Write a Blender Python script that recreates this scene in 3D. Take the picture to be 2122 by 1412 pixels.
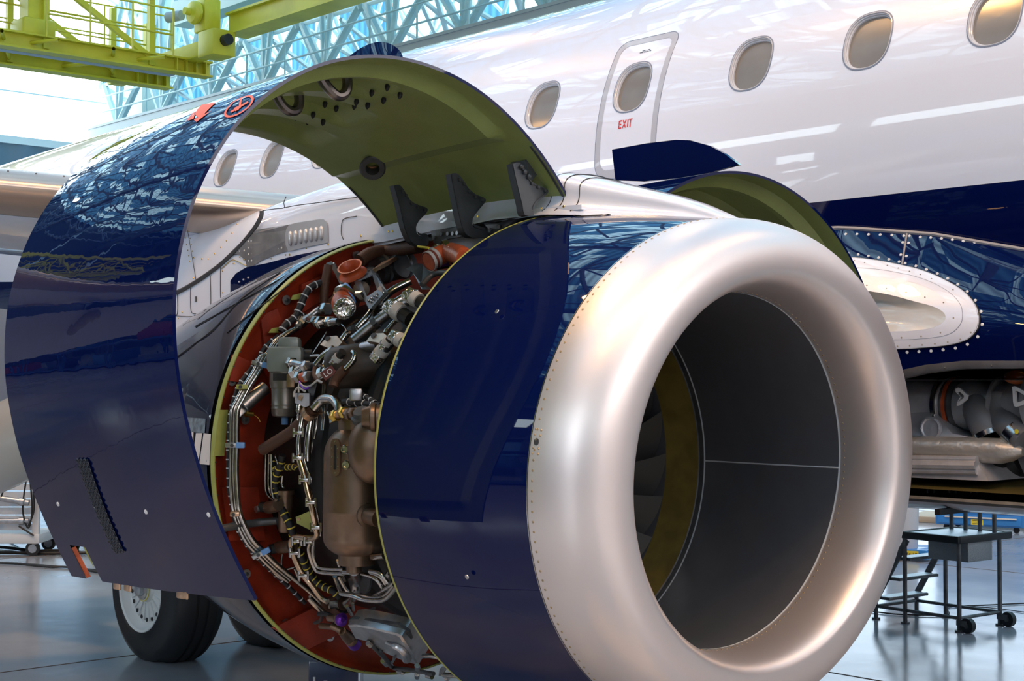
import bpy, math, random
from mathutils import Vector, Matrix, noise

for o in list(bpy.data.objects):
    bpy.data.objects.remove(o)
random.seed(7)
scn = bpy.context.scene
COL = scn.collection
V = Vector
PI = math.pi

# ------------------------------------------------------------------ camera
FPX, TH, HOR, CAMH = 3148.3, 0.7314, 791.4, 1.85      # focal length in px (2122 wide), heading, horizon row, eye height
_pit = math.atan((HOR - 706) / FPX)
_r = V((math.sin(TH), math.cos(TH), 0)); _d0 = V((-math.cos(TH), math.sin(TH), 0)); _up = V((0, 0, 1))
_d = _d0 * math.cos(_pit) + _up * math.sin(_pit); _u = _up * math.cos(_pit) - _d0 * math.sin(_pit)
EYE = V((0, 0, CAMH))
cd = bpy.data.cameras.new('camera'); cam = bpy.data.objects.new('camera', cd); COL.objects.link(cam)
cd.sensor_width = 36; cd.lens = FPX / 2122 * 36; cd.clip_end = 300; cd.clip_start = .05
cam.matrix_world = Matrix(((_r.x, _u.x, -_d.x, 0), (_r.y, _u.y, -_d.y, 0), (_r.z, _u.z, -_d.z, CAMH), (0, 0, 0, 1)))
scn.camera = cam

# ------------------------------------------------------------------ exposure, world
scn.view_settings.view_transform = 'Standard'; scn.view_settings.look = 'None'
scn.view_settings.gamma = 1; scn.view_settings.use_curve_mapping = False
scn.view_settings.exposure = 0.30
w = bpy.data.worlds.new('daylight'); scn.world = w; w.use_nodes = True
w.node_tree.nodes['Background'].inputs[0].default_value = (.55, .75, 1, 1)
w.node_tree.nodes['Background'].inputs[1].default_value = .5

LAMPCOL = (1.0, .62, .30)
def area_light(name, loc, size, power, col, rot=(0, 0, 0), size_y=None, spread=PI):
    l = bpy.data.lights.new(name, 'AREA'); l.energy = power; l.color = col; l.size = size; l.spread = spread
    if size_y: l.shape = 'RECTANGLE'; l.size_y = size_y
    else: l.shape = 'DISK'
    o = bpy.data.objects.new(name, l); COL.objects.link(o); o.location = loc; o.rotation_euler = rot
    return o

# ------------------------------------------------------------------ sight lines: image point -> real place
def ray(x, y): return _d + _r * ((x - 1061) / FPX) + _u * ((706 - y) / FPX)
def on_axis(x, y, ax, val):
    v = ray(x, y); return EYE + v * ((val - EYE[ax]) / v[ax])
def on_ground(x, y, z=0): return on_axis(x, y, 2, z)
def at_depth(x, y, D): return EYE + ray(x, y) * D
# engine frame: s forward along the engine axis, a to port, b up
YC, ZC, TOE, DRP = 4.1952, 1.5415, math.tan(-.0361), math.tan(.0082)
def E(s, a, b): return V((s - a * TOE - b * DRP, YC + a + (s + 2) * TOE, ZC + b + (s + 2) * DRP))
_Mi = Matrix(((1, -TOE, -DRP), (TOE, 1, 0), (DRP, 0, 1))).inverted()
def invE(P): return _Mi @ (P - V((0, YC + 2 * TOE, ZC + 2 * DRP)))
_o = invE(EYE)
def eray(x, y): return invE(EYE + ray(x, y)) - _o
def on_s(x, y, s):
    v = eray(x, y); return _o + v * ((s - _o[0]) / v[0])
def on_a(x, y, a):
    v = eray(x, y); return _o + v * ((a - _o[1]) / v[1])
def on_R(x, y, R, smin=-5.47):
    v = eray(x, y); A = v[1]**2 + v[2]**2; B = 2 * (_o[1]*v[1] + _o[2]*v[2]); Cc = _o[1]**2 + _o[2]**2 - R*R
    D = B*B - 4*A*Cc
    if D < 0: t = -B / 2 / A
    else: t = (-B - math.sqrt(D)) / 2 / A
    P = _o + v * t
    if P[0] < smin: P = on_s(x, y, smin)
    return P
def W(P): return E(P[0], P[1], P[2])

# ------------------------------------------------------------------ materials
def mat(name, col, rough=.5, metal=0., coat=0., em=0., emc=None, bump=0., bscale=40., var=0., vscale=3., spec=.5, coatr=.03, aniso=0., stretch=None, var2=None, alpha=None, trans=0., cior=1.5):
    m = bpy.data.materials.new(name); m.use_nodes = True; nt = m.node_tree; b = nt.nodes['Principled BSDF']
    b.inputs['Base Color'].default_value = (*col, 1); b.inputs['Roughness'].default_value = rough
    b.inputs['Metallic'].default_value = metal; b.inputs['Coat Weight'].default_value = coat
    b.inputs['Coat Roughness'].default_value = coatr; b.inputs['Coat IOR'].default_value = cior; b.inputs['Specular IOR Level'].default_value = spec
    b.inputs['Anisotropic'].default_value = aniso; b.inputs['Transmission Weight'].default_value = trans
    if em: b.inputs['Emission Color'].default_value = (*(emc or col), 1); b.inputs['Emission Strength'].default_value = em
    if bump or var:
        tc = nt.nodes.new('ShaderNodeTexCoord'); mp = nt.nodes.new('ShaderNodeMapping'); nt.links.new(tc.outputs['Object'], mp.inputs[0])
        if stretch: mp.inputs['Scale'].default_value = stretch
    if bump:
        n = nt.nodes.new('ShaderNodeTexNoise'); n.inputs['Scale'].default_value = bscale; n.inputs['Detail'].default_value = 2
        bp = nt.nodes.new('ShaderNodeBump'); bp.inputs['Strength'].default_value = bump; bp.inputs['Distance'].default_value = .01
        nt.links.new(mp.outputs[0], n.inputs['Vector']); nt.links.new(n.outputs[0], bp.inputs['Height'])
        nt.links.new(bp.outputs[0], b.inputs['Normal'])
        if coat: nt.links.new(bp.outputs[0], b.inputs['Coat Normal'])
    if var:
        n = nt.nodes.new('ShaderNodeTexNoise'); n.inputs['Scale'].default_value = vscale; n.inputs['Detail'].default_value = 4
        mx = nt.nodes.new('ShaderNodeMix'); mx.data_type = 'RGBA'
        c2 = var2 or tuple(c * (1 - var) for c in col)
        mx.inputs[6].default_value = (*col, 1); mx.inputs[7].default_value = (*c2, 1)
        cr = nt.nodes.new('ShaderNodeMapRange'); cr.inputs[1].default_value = .38; cr.inputs[2].default_value = .62
        nt.links.new(mp.outputs[0], n.inputs['Vector']); nt.links.new(n.outputs[0], cr.inputs[0]); nt.links.new(cr.outputs[0], mx.inputs[0])
        nt.links.new(mx.outputs[2], b.inputs['Base Color'])
    return m

# ------------------------------------------------------------------ mesh builder
ORG = {}
def _finish(o, parent, org):
    if parent is not None: o.parent = parent; ORG[o.name] = org
    else: o.location = org; ORG[o.name] = V((0, 0, 0)) + org
def thing(name, label, cat, loc, group=None):
    o = bpy.data.objects.new(name, None); COL.objects.link(o); o.location = loc; ORG[o.name] = V(loc)
    o.empty_display_size = .2; tag(o, label, cat, group); return o
def tag(o, label, cat=None, group=None, kind=None):
    if label: o['label'] = label
    if cat: o['category'] = cat
    if group: o['group'] = group
    if kind: o['kind'] = kind
    return o
def axes_for(d):
    d = d.normalized(); h = V((0, 0, 1)) if abs(d.z) < .9 else V((1, 0, 0))
    x = d.cross(h).normalized(); return x, d.cross(x).normalized()
def catmull(pts, k=6):
    if len(pts) < 3: return pts
    out = []; n = len(pts)
    for i in range(n - 1):
        p0 = pts[max(i-1, 0)]; p1 = pts[i]; p2 = pts[i+1]; p3 = pts[min(i+2, n-1)]
        for j in range(k):
            t = j / k; out.append(.5 * ((2*p1) + (p2-p0)*t + (2*p0-5*p1+4*p2-p3)*t*t + (3*p1-p0-3*p2+p3)*t**3))
    out.append(pts[-1]); return out
class MB:
    def __init__(s): s.v = []; s.f = []
    def add(s, v, f):
        k = len(s.v); s.v += [V(p) for p in v]; s.f += [tuple(i + k for i in q) for q in f]; return s
    def box(s, c, sz, X=V((1,0,0)), Y=V((0,1,0)), Z=V((0,0,1)), bev=0.):
        c = V(c); hx, hy, hz = [q / 2 for q in sz]
        if bev <= 0:
            v = [c + X*hx*i + Y*hy*j + Z*hz*k for k in (-1, 1) for j in (-1, 1) for i in (-1, 1)]
            return s.add(v, [(0,2,3,1),(4,5,7,6),(0,1,5,4),(2,6,7,3),(0,4,6,2),(1,3,7,5)])
        r = min(bev, hx*.9, hy*.9, hz*.9); rings = []
        v = []; n = 3
        prof = [(-hz, 1), (-hz + r*.3, .3), (-hz + r, 0), (hz - r, 0), (hz - r*.3, .3), (hz, 1)]
        for z, q in prof:
            for (cx, cy, a0) in ((1,1,0),(-1,1,90),(-1,-1,180),(1,-1,270)):
                for i in range(n):
                    a = math.radians(a0 + 90*i/(n-1)); rr = r
                    v.append(c + X*(cx*(hx-r) + (rr - q*r*.999)*math.cos(a)) + Y*(cy*(hy-r) + (rr - q*r*.999)*math.sin(a)) + Z*z)
        m = 4*n; f = []
        for k in range(len(prof)-1):
            for i in range(m): f.append((k*m+i, k*m+(i+1) % m, (k+1)*m+(i+1) % m, (k+1)*m+i))
        f.append(tuple(reversed(range(m)))); f.append(tuple((len(prof)-1)*m+i for i in range(m)))
        return s.add(v, f)
    def cyl(s, p0, p1, r0, r1=None, n=16, cap=True):
        p0 = V(p0); p1 = V(p1); r1 = r0 if r1 is None else r1; x, y = axes_for(p1 - p0); v = []
        for p, r in ((p0, r0), (p1, r1)):
            for i in range(n): a = 2*PI*i/n; v.append(p + x*r*math.cos(a) + y*r*math.sin(a))
        f = [(i, n+i, n+(i+1) % n, (i+1) % n) for i in range(n)]
        if cap: f += [tuple(range(n)), tuple(range(2*n-1, n-1, -1))]
        return s.add(v, f)
    def revolve(s, p0, dirv, prof, n=24, cap=True):
        """profile [(distance along dirv, radius)]"""
        p0 = V(p0); dirv = V(dirv).normalized(); x, y = axes_for(dirv); v = []
        for t, r in prof:
            for i in range(n): a = 2*PI*i/n; v.append(p0 + dirv*t + x*max(r, 1e-4)*math.cos(a) + y*max(r, 1e-4)*math.sin(a))
        f = []
        for k in range(len(prof)-1):
            for i in range(n): f.append((k*n+i, (k+1)*n+i, (k+1)*n+(i+1) % n, k*n+(i+1) % n))
        if cap: f += [tuple(range(n)), tuple(len(prof)*n-1-i for i in range(n))]
        return s.add(v, f)
    def tube(s, pts, r, n=8, k=6, cap=True):
        pts = catmull([V(p) for p in pts], k); m = len(pts); v = []; x = None
        for i, p in enumerate(pts):
            d = (pts[min(i+1, m-1)] - pts[max(i-1, 0)]).normalized()
            if x is None: x, y = axes_for(d)
            else:
                x = (x - d * x.dot(d)); x = x.normalized() if x.length > 1e-6 else axes_for(d)[0]; y = d.cross(x)
            rr = r[i * (len(r)-1) // (m-1)] if isinstance(r, (list, tuple)) else r
            for j in range(n): a = 2*PI*j/n; v.append(p + x*rr*math.cos(a) + y*rr*math.sin(a))
        f = []
        for i in range(m-1):
            for j in range(n): f.append((i*n+j, i*n+(j+1) % n, (i+1)*n+(j+1) % n, (i+1)*n+j))
        if cap: f += [tuple(range(n-1, -1, -1)), tuple((m-1)*n + j for j in range(n))]
        return s.add(v, f)
    def prism(s, poly, off):
        poly = [V(p) for p in poly]; off = V(off); n = len(poly)
        f = [tuple(range(n-1, -1, -1)), tuple(range(n, 2*n))] + [(i, (i+1) % n, n+(i+1) % n, n+i) for i in range(n)]
        return s.add(poly + [p + off for p in poly], f)
    def grid(s, fn, nu, nv, closeu=False):
        v = [fn(i / nu, j / nv) for i in range(nu + (0 if closeu else 1)) for j in range(nv + 1)]; m = nv + 1; f = []
        N = nu if closeu else nu
        tot = nu if closeu else nu + 1
        for i in range(N):
            for j in range(nv): f.append((i*m+j, i*m+j+1, ((i+1) % tot)*m+j+1, ((i+1) % tot)*m+j))
        return s.add(v, f)
    def sphere(s, c, r, n=14, sc=(1, 1, 1)):
        c = V(c); m = n // 2
        return s.grid(lambda u, w: c + V((sc[0]*r*math.sin(PI*w)*math.cos(2*PI*u), sc[1]*r*math.sin(PI*w)*math.sin(2*PI*u), sc[2]*r*math.cos(PI*w))), n, m, True)
    def elathe(s, prof, n=96, ph0=0., ph1=2*PI, scarf=0.):
        """surface of revolution about the engine axis; prof [(s, r)]"""
        full = abs(ph1 - ph0 - 2*PI) < 1e-6; m = len(prof) - 1
        def fn(u, w):
            q = prof[int(round(w * m))]; ph = ph0 + (ph1 - ph0) * u; b = q[1]*math.sin(ph)
            return E(q[0] + scarf * b * (q[2] if len(q) > 2 else 1), q[1]*math.cos(ph), b)
        return s.grid(fn, n, m, full)
    def build(s, name, m, parent=None, smooth=True, ang=35, org=None, flip=False):
        if parent is not None: org = ORG[parent.name]
        elif org is None:
            xs = [p.x for p in s.v]; ys = [p.y for p in s.v]; zs = [p.z for p in s.v]
            org = V(((min(xs)+max(xs))/2, (min(ys)+max(ys))/2, min(zs)))
        me = bpy.data.meshes.new(name)
        me.from_pydata([p - org for p in s.v], [], s.f); me.validate()
        if m: me.materials.append(m)
        if smooth:
            me.polygons.foreach_set('use_smooth', [True] * len(me.polygons)); me.set_sharp_from_angle(angle=math.radians(ang))
        me.update()
        o = bpy.data.objects.new(name, me); COL.objects.link(o); _finish(o, parent, org); return o
SPLIT = {'bulkhead_pad', 'washer', 'bolt', 'rim_hole', 'lug_bolt', 'fastener_row', 'quarter_turn_fastener', 'flush_fastener', 'screw', 'rivet_head', 'arm_bolt', 'bracket_bolt', 'belly_pan_clip', 'flange_bolt', 'post', 'rail', 'tank_stud', 'plate_screw', 'panel_screw', 'bay_edge_screw', 'fastener', 'bracket_rivet', 'foot', 'hinge_lug', 'split_clamp_bolt', 'v_band_clamp', 'duct_elbow', 'rubber_duct', 'stiffening_bead', 'duct_bead', 'rim_rib', 'hanger', 'pylon_seam', 'placard_text', 'white_lettering', 'sticker_text', 'guard_rail', 'deck_padding', 'channel_strut', 'exit_lettering', 'orange_arrow_marking', 'slat_rivet_row', 'tank_neck', 'door_edge', 'flange_rivet', 'lacing_tie', 'grille_hole', 'inlet_seal', 'bushing_bore', 'pump_port'}
def split_loose(o):
    me = o.data; n = len(me.vertices); par = list(range(n))
    def find(i):
        while par[i] != i: par[i] = par[par[i]]; i = par[i]
        return i
    for e in me.edges:
        a, b_ = find(e.vertices[0]), find(e.vertices[1])
        if a != b_: par[a] = b_
    comp = {}
    for i in range(n): comp.setdefault(find(i), []).append(i)
    if not 2 <= len(comp) <= 100: return o
    groups = {}
    for p in me.polygons: groups.setdefault(find(p.vertices[0]), []).append(p)
    if len(groups) < 2: return o
    ls = list(groups.items()); nm = o.name.split('.')[0]; first = True
    for root, polys in ls:
        ids = comp[root]; mp = {v: k for k, v in enumerate(ids)}
        m2 = bpy.data.meshes.new(nm); m2.from_pydata([me.vertices[v].co.copy() for v in ids], [], [tuple(mp[v] for v in p.vertices) for p in polys])
        for m_ in me.materials: m2.materials.append(m_)
        m2.polygons.foreach_set('use_smooth', [p.use_smooth for p in polys]); m2.set_sharp_from_angle(angle=math.radians(35)); m2.update()
        if first: keep = m2; first = False; continue
        c = bpy.data.objects.new(nm, m2); COL.objects.link(c); c.parent = o.parent; c.location = o.location
        for k_ in ('label', 'kind'):
            if k_ in o: c[k_] = o[k_]
        ORG[c.name] = ORG[o.name]
    o.data = keep
    return o
def fix_normals(o):
    import bmesh
    b = bmesh.new(); b.from_mesh(o.data); bmesh.ops.recalc_face_normals(b, faces=b.faces); b.to_mesh(o.data); b.free(); return o
def struct(o): o['kind'] = 'structure'; return o
def text_mesh(name, body, size, X, Y, loc, m, parent, ext=.001, org=None, align='CENTER'):
    c = bpy.data.curves.new(name, 'FONT'); c.body = body; c.size = size; c.extrude = ext; c.align_x = align; c.align_y = 'CENTER'
    t = bpy.data.objects.new('t', c); COL.objects.link(t)
    dg = bpy.context.evaluated_depsgraph_get(); me = bpy.data.meshes.new_from_object(t.evaluated_get(dg)); bpy.data.objects.remove(t)
    me.name = name; Zv = X.cross(Y).normalized(); o_ = ORG[parent.name] if parent is not None else org
    for v in me.vertices: v.co = V(loc) + X*v.co.x + Y*v.co.y + Zv*v.co.z - o_
    me.materials.clear(); me.materials.append(m)
    o = bpy.data.objects.new(name, me); COL.objects.link(o); _finish(o, parent, o_); return o
# ================================================================== materials
M = {}
M['white'] = mat('white_paint', (.70, .75, .86), .28, coat=1., bump=.015, bscale=2.2, coatr=.02)
M['navy'] = mat('navy_paint', (.001, .0045, .045), .35, coat=1., bump=.075, bscale=8, coatr=.012, spec=.0, cior=1.42)
M['navyflat'] = mat('navy_paint_inlet', (.001, .0045, .05), .35, coat=1., bump=.03, bscale=5, coatr=.015, spec=.0, cior=1.42)
M['lip'] = mat('satin_aluminium', (.80, .735, .71), .40, .8, bump=.02, bscale=350, spec=.6)
M['liner'] = mat('grey_acoustic_liner', (.085, .092, .105), .34, spec=.7, var=.08, vscale=12)
M['yellowring'] = mat('olive_abradable', (.21, .155, .03), .6, var=.3, vscale=9)
M['primer'] = mat('green_primer', (.27, .33, .10), .36, coat=.3, coatr=.25, bump=.15, bscale=160, var=.12, vscale=5)
M['primer2'] = mat('yellow_green_primer', (.40, .42, .10), .42, var=.1, vscale=20)
M['red'] = mat('red_silicone', (.33, .034, .011), .42, bump=.25, bscale=22, var=.35, vscale=9)
M['rubber'] = mat('black_rubber', (.010, .011, .012), .5, bump=.05, bscale=60)
M['tyre'] = mat('tyre_rubber', (.012, .013, .015), .5)
M['dark'] = mat('dark_composite', (.012, .012, .013), .45, var=.4, vscale=14)
M['steel'] = mat('polished_steel', (.60, .57, .53), .18, 1., var=.25, vscale=25)
M['alu'] = mat('dull_aluminium', (.55, .55, .56), .35, 1., var=.2, vscale=18)
M['bronze'] = mat('bronze_alodine', (.27, .18, .125), .38, .8, bump=.04, bscale=60, var=.25, vscale=8)
M['copper'] = mat('heat_tinted_cover', (.62, .42, .28), .32, .9, var=.3, vscale=12)
M['gun'] = mat('gunmetal', (.10, .105, .11), .42, .5, var=.3, vscale=15)
M['hose'] = mat('brown_sleeve', (.085, .036, .02), .6, bump=.2, bscale=220)
M['orange'] = mat('orange_silicone', (.55, .10, .03), .42, bump=.2, bscale=60, var=.3, vscale=20)
M['bluepl'] = mat('blue_clamp', (.16, .36, .75), .35)
M['foil'] = mat('foil_wrap', (.75, .73, .70), .22, 1., bump=1., bscale=55)
M['tape'] = mat('white_tape', (.46, .46, .45), .5, bump=.3, bscale=50)
M['purple'] = mat('purple_anodised', (.16, .04, .42), .3, .7)
M['brass'] = mat('brass', (.75, .52, .12), .25, 1.)
M['offwhite'] = mat('offwhite', (.7, .7, .7), .4)
M['cyellow'] = mat('crane_yellow', (.62, .58, .03), .45, var=.18, vscale=1.2)
M['teal'] = mat('truss_paint', (.40, .58, .62), .45)
M['teal_lit'] = mat('truss_paint_lit', (.80, .93, .97), .35)  # paler copy of the truss paint, front light put into the colour
M['beam'] = mat('grey_beam_paint', (.36, .42, .46), .5)
M['cladding'] = None
M['concrete'] = mat('pale_column', (.62, .66, .62), .7)
M['cabblue'] = mat('cabinet_blue', (.035, .24, .62), .35, coat=.4)
M['labely'] = mat('yellow_sticker', (.8, .66, .05), .5)
M['blk'] = mat('black_ink', (.01, .01, .01), .6)
M['redink'] = mat('red_ink', (.55, .03, .03), .5)
M['orangemark'] = mat('orange_marking', (.68, .08, .025), .5, coat=.0)
M['galv'] = mat('worn_galvanised', (.16, .165, .17), .42, .6, var=.4, vscale=14)
M['tread'] = mat('tread_plate', (.55, .57, .60), .35, .8, bump=.6, bscale=90)
M['wood'] = mat('plywood', (.62, .48, .32), .6)

# floor: polished concrete with joints
def floor_mat():
    m = bpy.data.materials.new('polished_floor'); m.use_nodes = True; nt = m.node_tree; b = nt.nodes['Principled BSDF']
    tc = nt.nodes.new('ShaderNodeTexCoord'); n = nt.nodes.new('ShaderNodeTexNoise'); n.inputs['Scale'].default_value = .55; n.inputs['Detail'].default_value = 6
    cr = nt.nodes.new('ShaderNodeValToRGB'); cr.color_ramp.elements[0].position = .35; cr.color_ramp.elements[1].position = .68
    cr.color_ramp.elements[0].color = (.27, .30, .34, 1); cr.color_ramp.elements[1].color = (.38, .395, .42, 1)
    nt.links.new(tc.outputs['Object'], n.inputs['Vector']); nt.links.new(n.outputs[0], cr.inputs[0]); nt.links.new(cr.outputs[0], b.inputs['Base Color'])
    n2 = nt.nodes.new('ShaderNodeTexNoise'); n2.inputs['Scale'].default_value = 2.2; n2.inputs['Detail'].default_value = 5
    mr = nt.nodes.new('ShaderNodeMapRange'); mr.inputs[3].default_value = .10; mr.inputs[4].default_value = .24
    nt.links.new(tc.outputs['Object'], n2.inputs['Vector']); nt.links.new(n2.outputs[0], mr.inputs[0]); nt.links.new(mr.outputs[0], b.inputs['Roughness'])
    n3 = nt.nodes.new('ShaderNodeTexNoise'); n3.inputs['Scale'].default_value = 5; bp = nt.nodes.new('ShaderNodeBump'); bp.inputs['Strength'].default_value = .06; bp.inputs['Distance'].default_value = .02
    nt.links.new(tc.outputs['Object'], n3.inputs['Vector']); nt.links.new(n3.outputs[0], bp.inputs['Height']); nt.links.new(bp.outputs[0], b.inputs['Normal'])
    b.inputs['Specular IOR Level'].default_value = .75
    return m
M['floor'] = floor_mat()

def glow_panels(name, c1, c2, s1, s2, sx, sz, corr=.22, frac=.35, axis='X', gap=.03):
    """translucent sheeting lit by the day outside: blue sheets with clear bright ones between, ribbed"""
    m = bpy.data.materials.new(name); m.use_nodes = True; nt = m.node_tree; b = nt.nodes['Principled BSDF']
    tc = nt.nodes.new('ShaderNodeTexCoord'); sp = nt.nodes.new('ShaderNodeSeparateXYZ'); nt.links.new(tc.outputs['Object'], sp.inputs[0])
    def fm(src, k):
        a = nt.nodes.new('ShaderNodeMath'); a.operation = 'MULTIPLY'; a.inputs[1].default_value = k; nt.links.new(src, a.inputs[0])
        c = nt.nodes.new('ShaderNodeMath'); c.operation = 'FLOOR'; nt.links.new(a.outputs[0], c.inputs[0]); return a.outputs[0], c.outputs[0]
    ux, ix = fm(sp.outputs[axis], 1 / sx); uz, iz = fm(sp.outputs['Z' if axis != 'Z' else 'Y'] if name != 'roof_sheeting' else sp.outputs['Y'], 1 / sz)
    cb = nt.nodes.new('ShaderNodeCombineXYZ'); nt.links.new(ix, cb.inputs[0]); nt.links.new(iz, cb.inputs[1])
    wn = nt.nodes.new('ShaderNodeTexWhiteNoise'); wn.noise_dimensions = '3D'; nt.links.new(cb.outputs[0], wn.inputs['Vector'])
    lt = nt.nodes.new('ShaderNodeMath'); lt.operation = 'LESS_THAN'; lt.inputs[1].default_value = frac; nt.links.new(wn.outputs['Value'], lt.inputs[0])
    sn = nt.nodes.new('ShaderNodeMath'); sn.operation = 'MULTIPLY'; sn.inputs[1].default_value = 2 * PI / corr; nt.links.new(sp.outputs[axis], sn.inputs[0])
    s2n = nt.nodes.new('ShaderNodeMath'); s2n.operation = 'SINE'; nt.links.new(sn.outputs[0], s2n.inputs[0])
    rb = nt.nodes.new('ShaderNodeMapRange'); rb.inputs[1].default_value = -1; rb.inputs[2].default_value = 1; rb.inputs[3].default_value = .62; rb.inputs[4].default_value = 1.25
    nt.links.new(s2n.outputs[0], rb.inputs[0])
    mx = nt.nodes.new('ShaderNodeMix'); mx.data_type = 'RGBA'; mx.inputs[6].default_value = (*[c * s1 for c in c1], 1); mx.inputs[7].default_value = (*[c * s2 for c in c2], 1)
    nt.links.new(lt.outputs[0], mx.inputs[0])
    ml = nt.nodes.new('ShaderNodeVectorMath'); ml.operation = 'SCALE'; nt.links.new(mx.outputs[2], ml.inputs[0]); nt.links.new(rb.outputs[0], ml.inputs['Scale'])
    nt.links.new(ml.outputs[0], b.inputs['Emission Color']); b.inputs['Emission Strength'].default_value = 1
    b.inputs['Base Color'].default_value = (*[c * .3 for c in c1], 1); b.inputs['Roughness'].default_value = .5
    return m
M['sidewall'] = glow_panels('blue_sheeting', (.10, .42, .72), (.60, .97, 1.), 1.0, 3.0, 1.3, 2.0, .30, .5, 'X')
M['roof'] = glow_panels('roof_sheeting', (.10, .33, .62), (.50, .82, 1.), 1.15, 2.5, .8, 1.7, .4, .30, 'X')
M['gatewall'] = mat('daylit_gate', (.9, 1., 1.), .5, em=3.6, emc=(.86, .98, 1.))
M['corrug'] = mat('grey_blue_corrugated', (.13, .22, .30), .5)
M['farwall'] = mat('camera_side_cladding', (.035, .055, .09), .6)
M['strip'] = mat('window_strip', (.8, .95, 1.), .4, em=5.5, emc=(.80, .95, 1.))
M['dimwin'] = mat('office_glazing', (.03, .12, .26), .15, em=.35, emc=(.10, .32, .70))

# ================================================================== hangar shell
X0, X1, Y0, Y1, ZT = -48., 24., -20., 27., 20.
b = MB(); b.box(((X0+X1)/2, (Y0+Y1)/2, -.15), (X1-X0+1, Y1-Y0+1, .3)); struct(b.build('floor', M['floor'], smooth=False))
b = MB()
for y in (-14, -8.5, -3, 2.5, 8, 13.5, 19): b.box(((X0+X1)/2, y, .001), (X1-X0, .012, .003))
for x in range(-46, 24, 6): b.box((x+.6, (Y0+Y1)/2, .001), (.012, Y1-Y0, .003))
struct(b.build('floor_joint', mat('joint', (.12, .09, .07), .6), smooth=False))
b = MB(); b.box(((X0+X1)/2, (Y0+Y1)/2, ZT+.15), (X1-X0+1, Y1-Y0+1, .3)); struct(b.build('ceiling', M['roof'], smooth=False))
# far side wall (behind the aircraft)
b = MB(); b.box(((X0+X1)/2, Y1+.15, 4.85), (X1-X0, .3, 9.7)); struct(b.build('wall_far', M['corrug'], smooth=False))
b = MB(); b.box(((X0+X1)/2, Y1+.15, (9.7+ZT)/2), (X1-X0, .3, ZT-9.7)); struct(b.build('window_1', M['sidewall'], smooth=False))
# tail end wall: grey corrugated band, daylit gate above
b = MB()
n = 160
b.grid(lambda u, v: V((X0 + .05*math.sin(u*n*PI*.5), Y0 + (Y1-Y0)*u, 9.8*v)), 640, 1); struct(b.build('wall_tail', M['corrug']))
b = MB(); b.box((X0+.14, (Y0+8)/2, 4.9), (.1, 8-Y0, 9.7)); struct(b.build('tail_reflection_mask', M['farwall'], smooth=False))  # added dark sheet over the unseen wall, keeps cowl door reflections dark
b = MB(); b.box((X0-.1, -7, (9.8+ZT)/2), (.2, 26, ZT-9.8)); struct(b.build('wall_tail_upper', M['farwall'], smooth=False))
b = MB(); b.box((X0-.1, 15.75, (9.8+ZT)/2), (.2, 19.5, ZT-9.8)); struct(b.build('window_2', M['gatewall'], smooth=False))
b = MB()
for z in (9.8, 11.4, 12.75): b.box((X0+.03, (Y0+Y1)/2, z), (.06, Y1-Y0, .05 if z > 9.9 else .25))
for y in range(-16, 26, 7): b.box((X0+.05, y+.7, (9.8+ZT)/2), (.1, .25, ZT-9.8))
struct(b.build('trim_1', M['teal_lit'], smooth=False))
b = MB(); b.box((X0+.8, 25.6, ZT/2), (1.2, 1.3, ZT)); struct(b.build('trim_2', M['concrete'], smooth=False))
# nose end and camera side
b = MB(); b.box((X1+.15, (Y0+Y1)/2, ZT/2), (.3, Y1-Y0, ZT)); struct(b.build('wall_nose', mat('nose_wall', (.42, .42, .46), .7), smooth=False))
b = MB(); b.box((X1-.02, (Y0+Y1)/2, 11), (.06, (Y1-Y0)*.9, 7)); struct(b.build('window_3', mat('nose_glazing', (.6, .7, .8), .4, em=3.4, emc=(1., .90, .86)), smooth=False))
b = MB(); b.box(((X0+X1)/2, Y0-.15, ZT/2), (X1-X0, .3, ZT)); struct(b.build('wall_camera_side', M['farwall'], smooth=False))
b = MB()
for k in range(12): b.box((X0+3+6*k, Y0+.03, 9.3), (4.8, .06, 1.5))
struct(b.build('window_4', M['strip'], smooth=False))
b = MB()
for k in range(14):
    b.box((X0+2.5+5.1*k, Y0+.03, 4.6), (4.2, .05, 2.4))
struct(b.build('window_5', M['dimwin'], smooth=False))
b = MB()
for k in range(13): b.box((X0+.3+6*k, Y0+.3, ZT/2), (.45, .5, ZT))
b.box(((X0+X1)/2, Y0+.35, 6.4), (X1-X0, .6, .35)); b.box(((X0+X1)/2, Y0+.35, 3.1), (X1-X0, .6, .3)); b.box(((X0+X1)/2, Y0+.35, 12.4), (X1-X0, .5, .5))
struct(b.build('trim_3', mat('camera_side_steel', (.08, .11, .17), .5), smooth=False))

b = MB(); b.box((-17, Y1-.06, 3.2), (8, .08, 5.2)); struct(b.build('window_7', mat('daylit_door', (.7, .85, 1.), .4, em=1.5, emc=(.72, .86, 1.)), smooth=False))
b = MB(); b.box((X0+.12, 18, 2.8), (.08, 11, 4.6)); struct(b.build('window_8', mat('daylit_tail_door', (.6, .8, 1.), .4, em=.7, emc=(.60, .80, 1.)), smooth=False))
b = MB(); b.box((-5.2, Y0+.06, 6.2), (3.2, .05, 4.4)); struct(b.build('window_9', mat('bright_gate', (.9, .95, 1.), .4, em=11, emc=(.86, .93, 1.)), smooth=False))
b = MB(); b.box((-25.6, Y0+.06, 4.8), (1.2, .05, 1.6)); struct(b.build('window_6', M['strip'], smooth=False))
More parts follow.
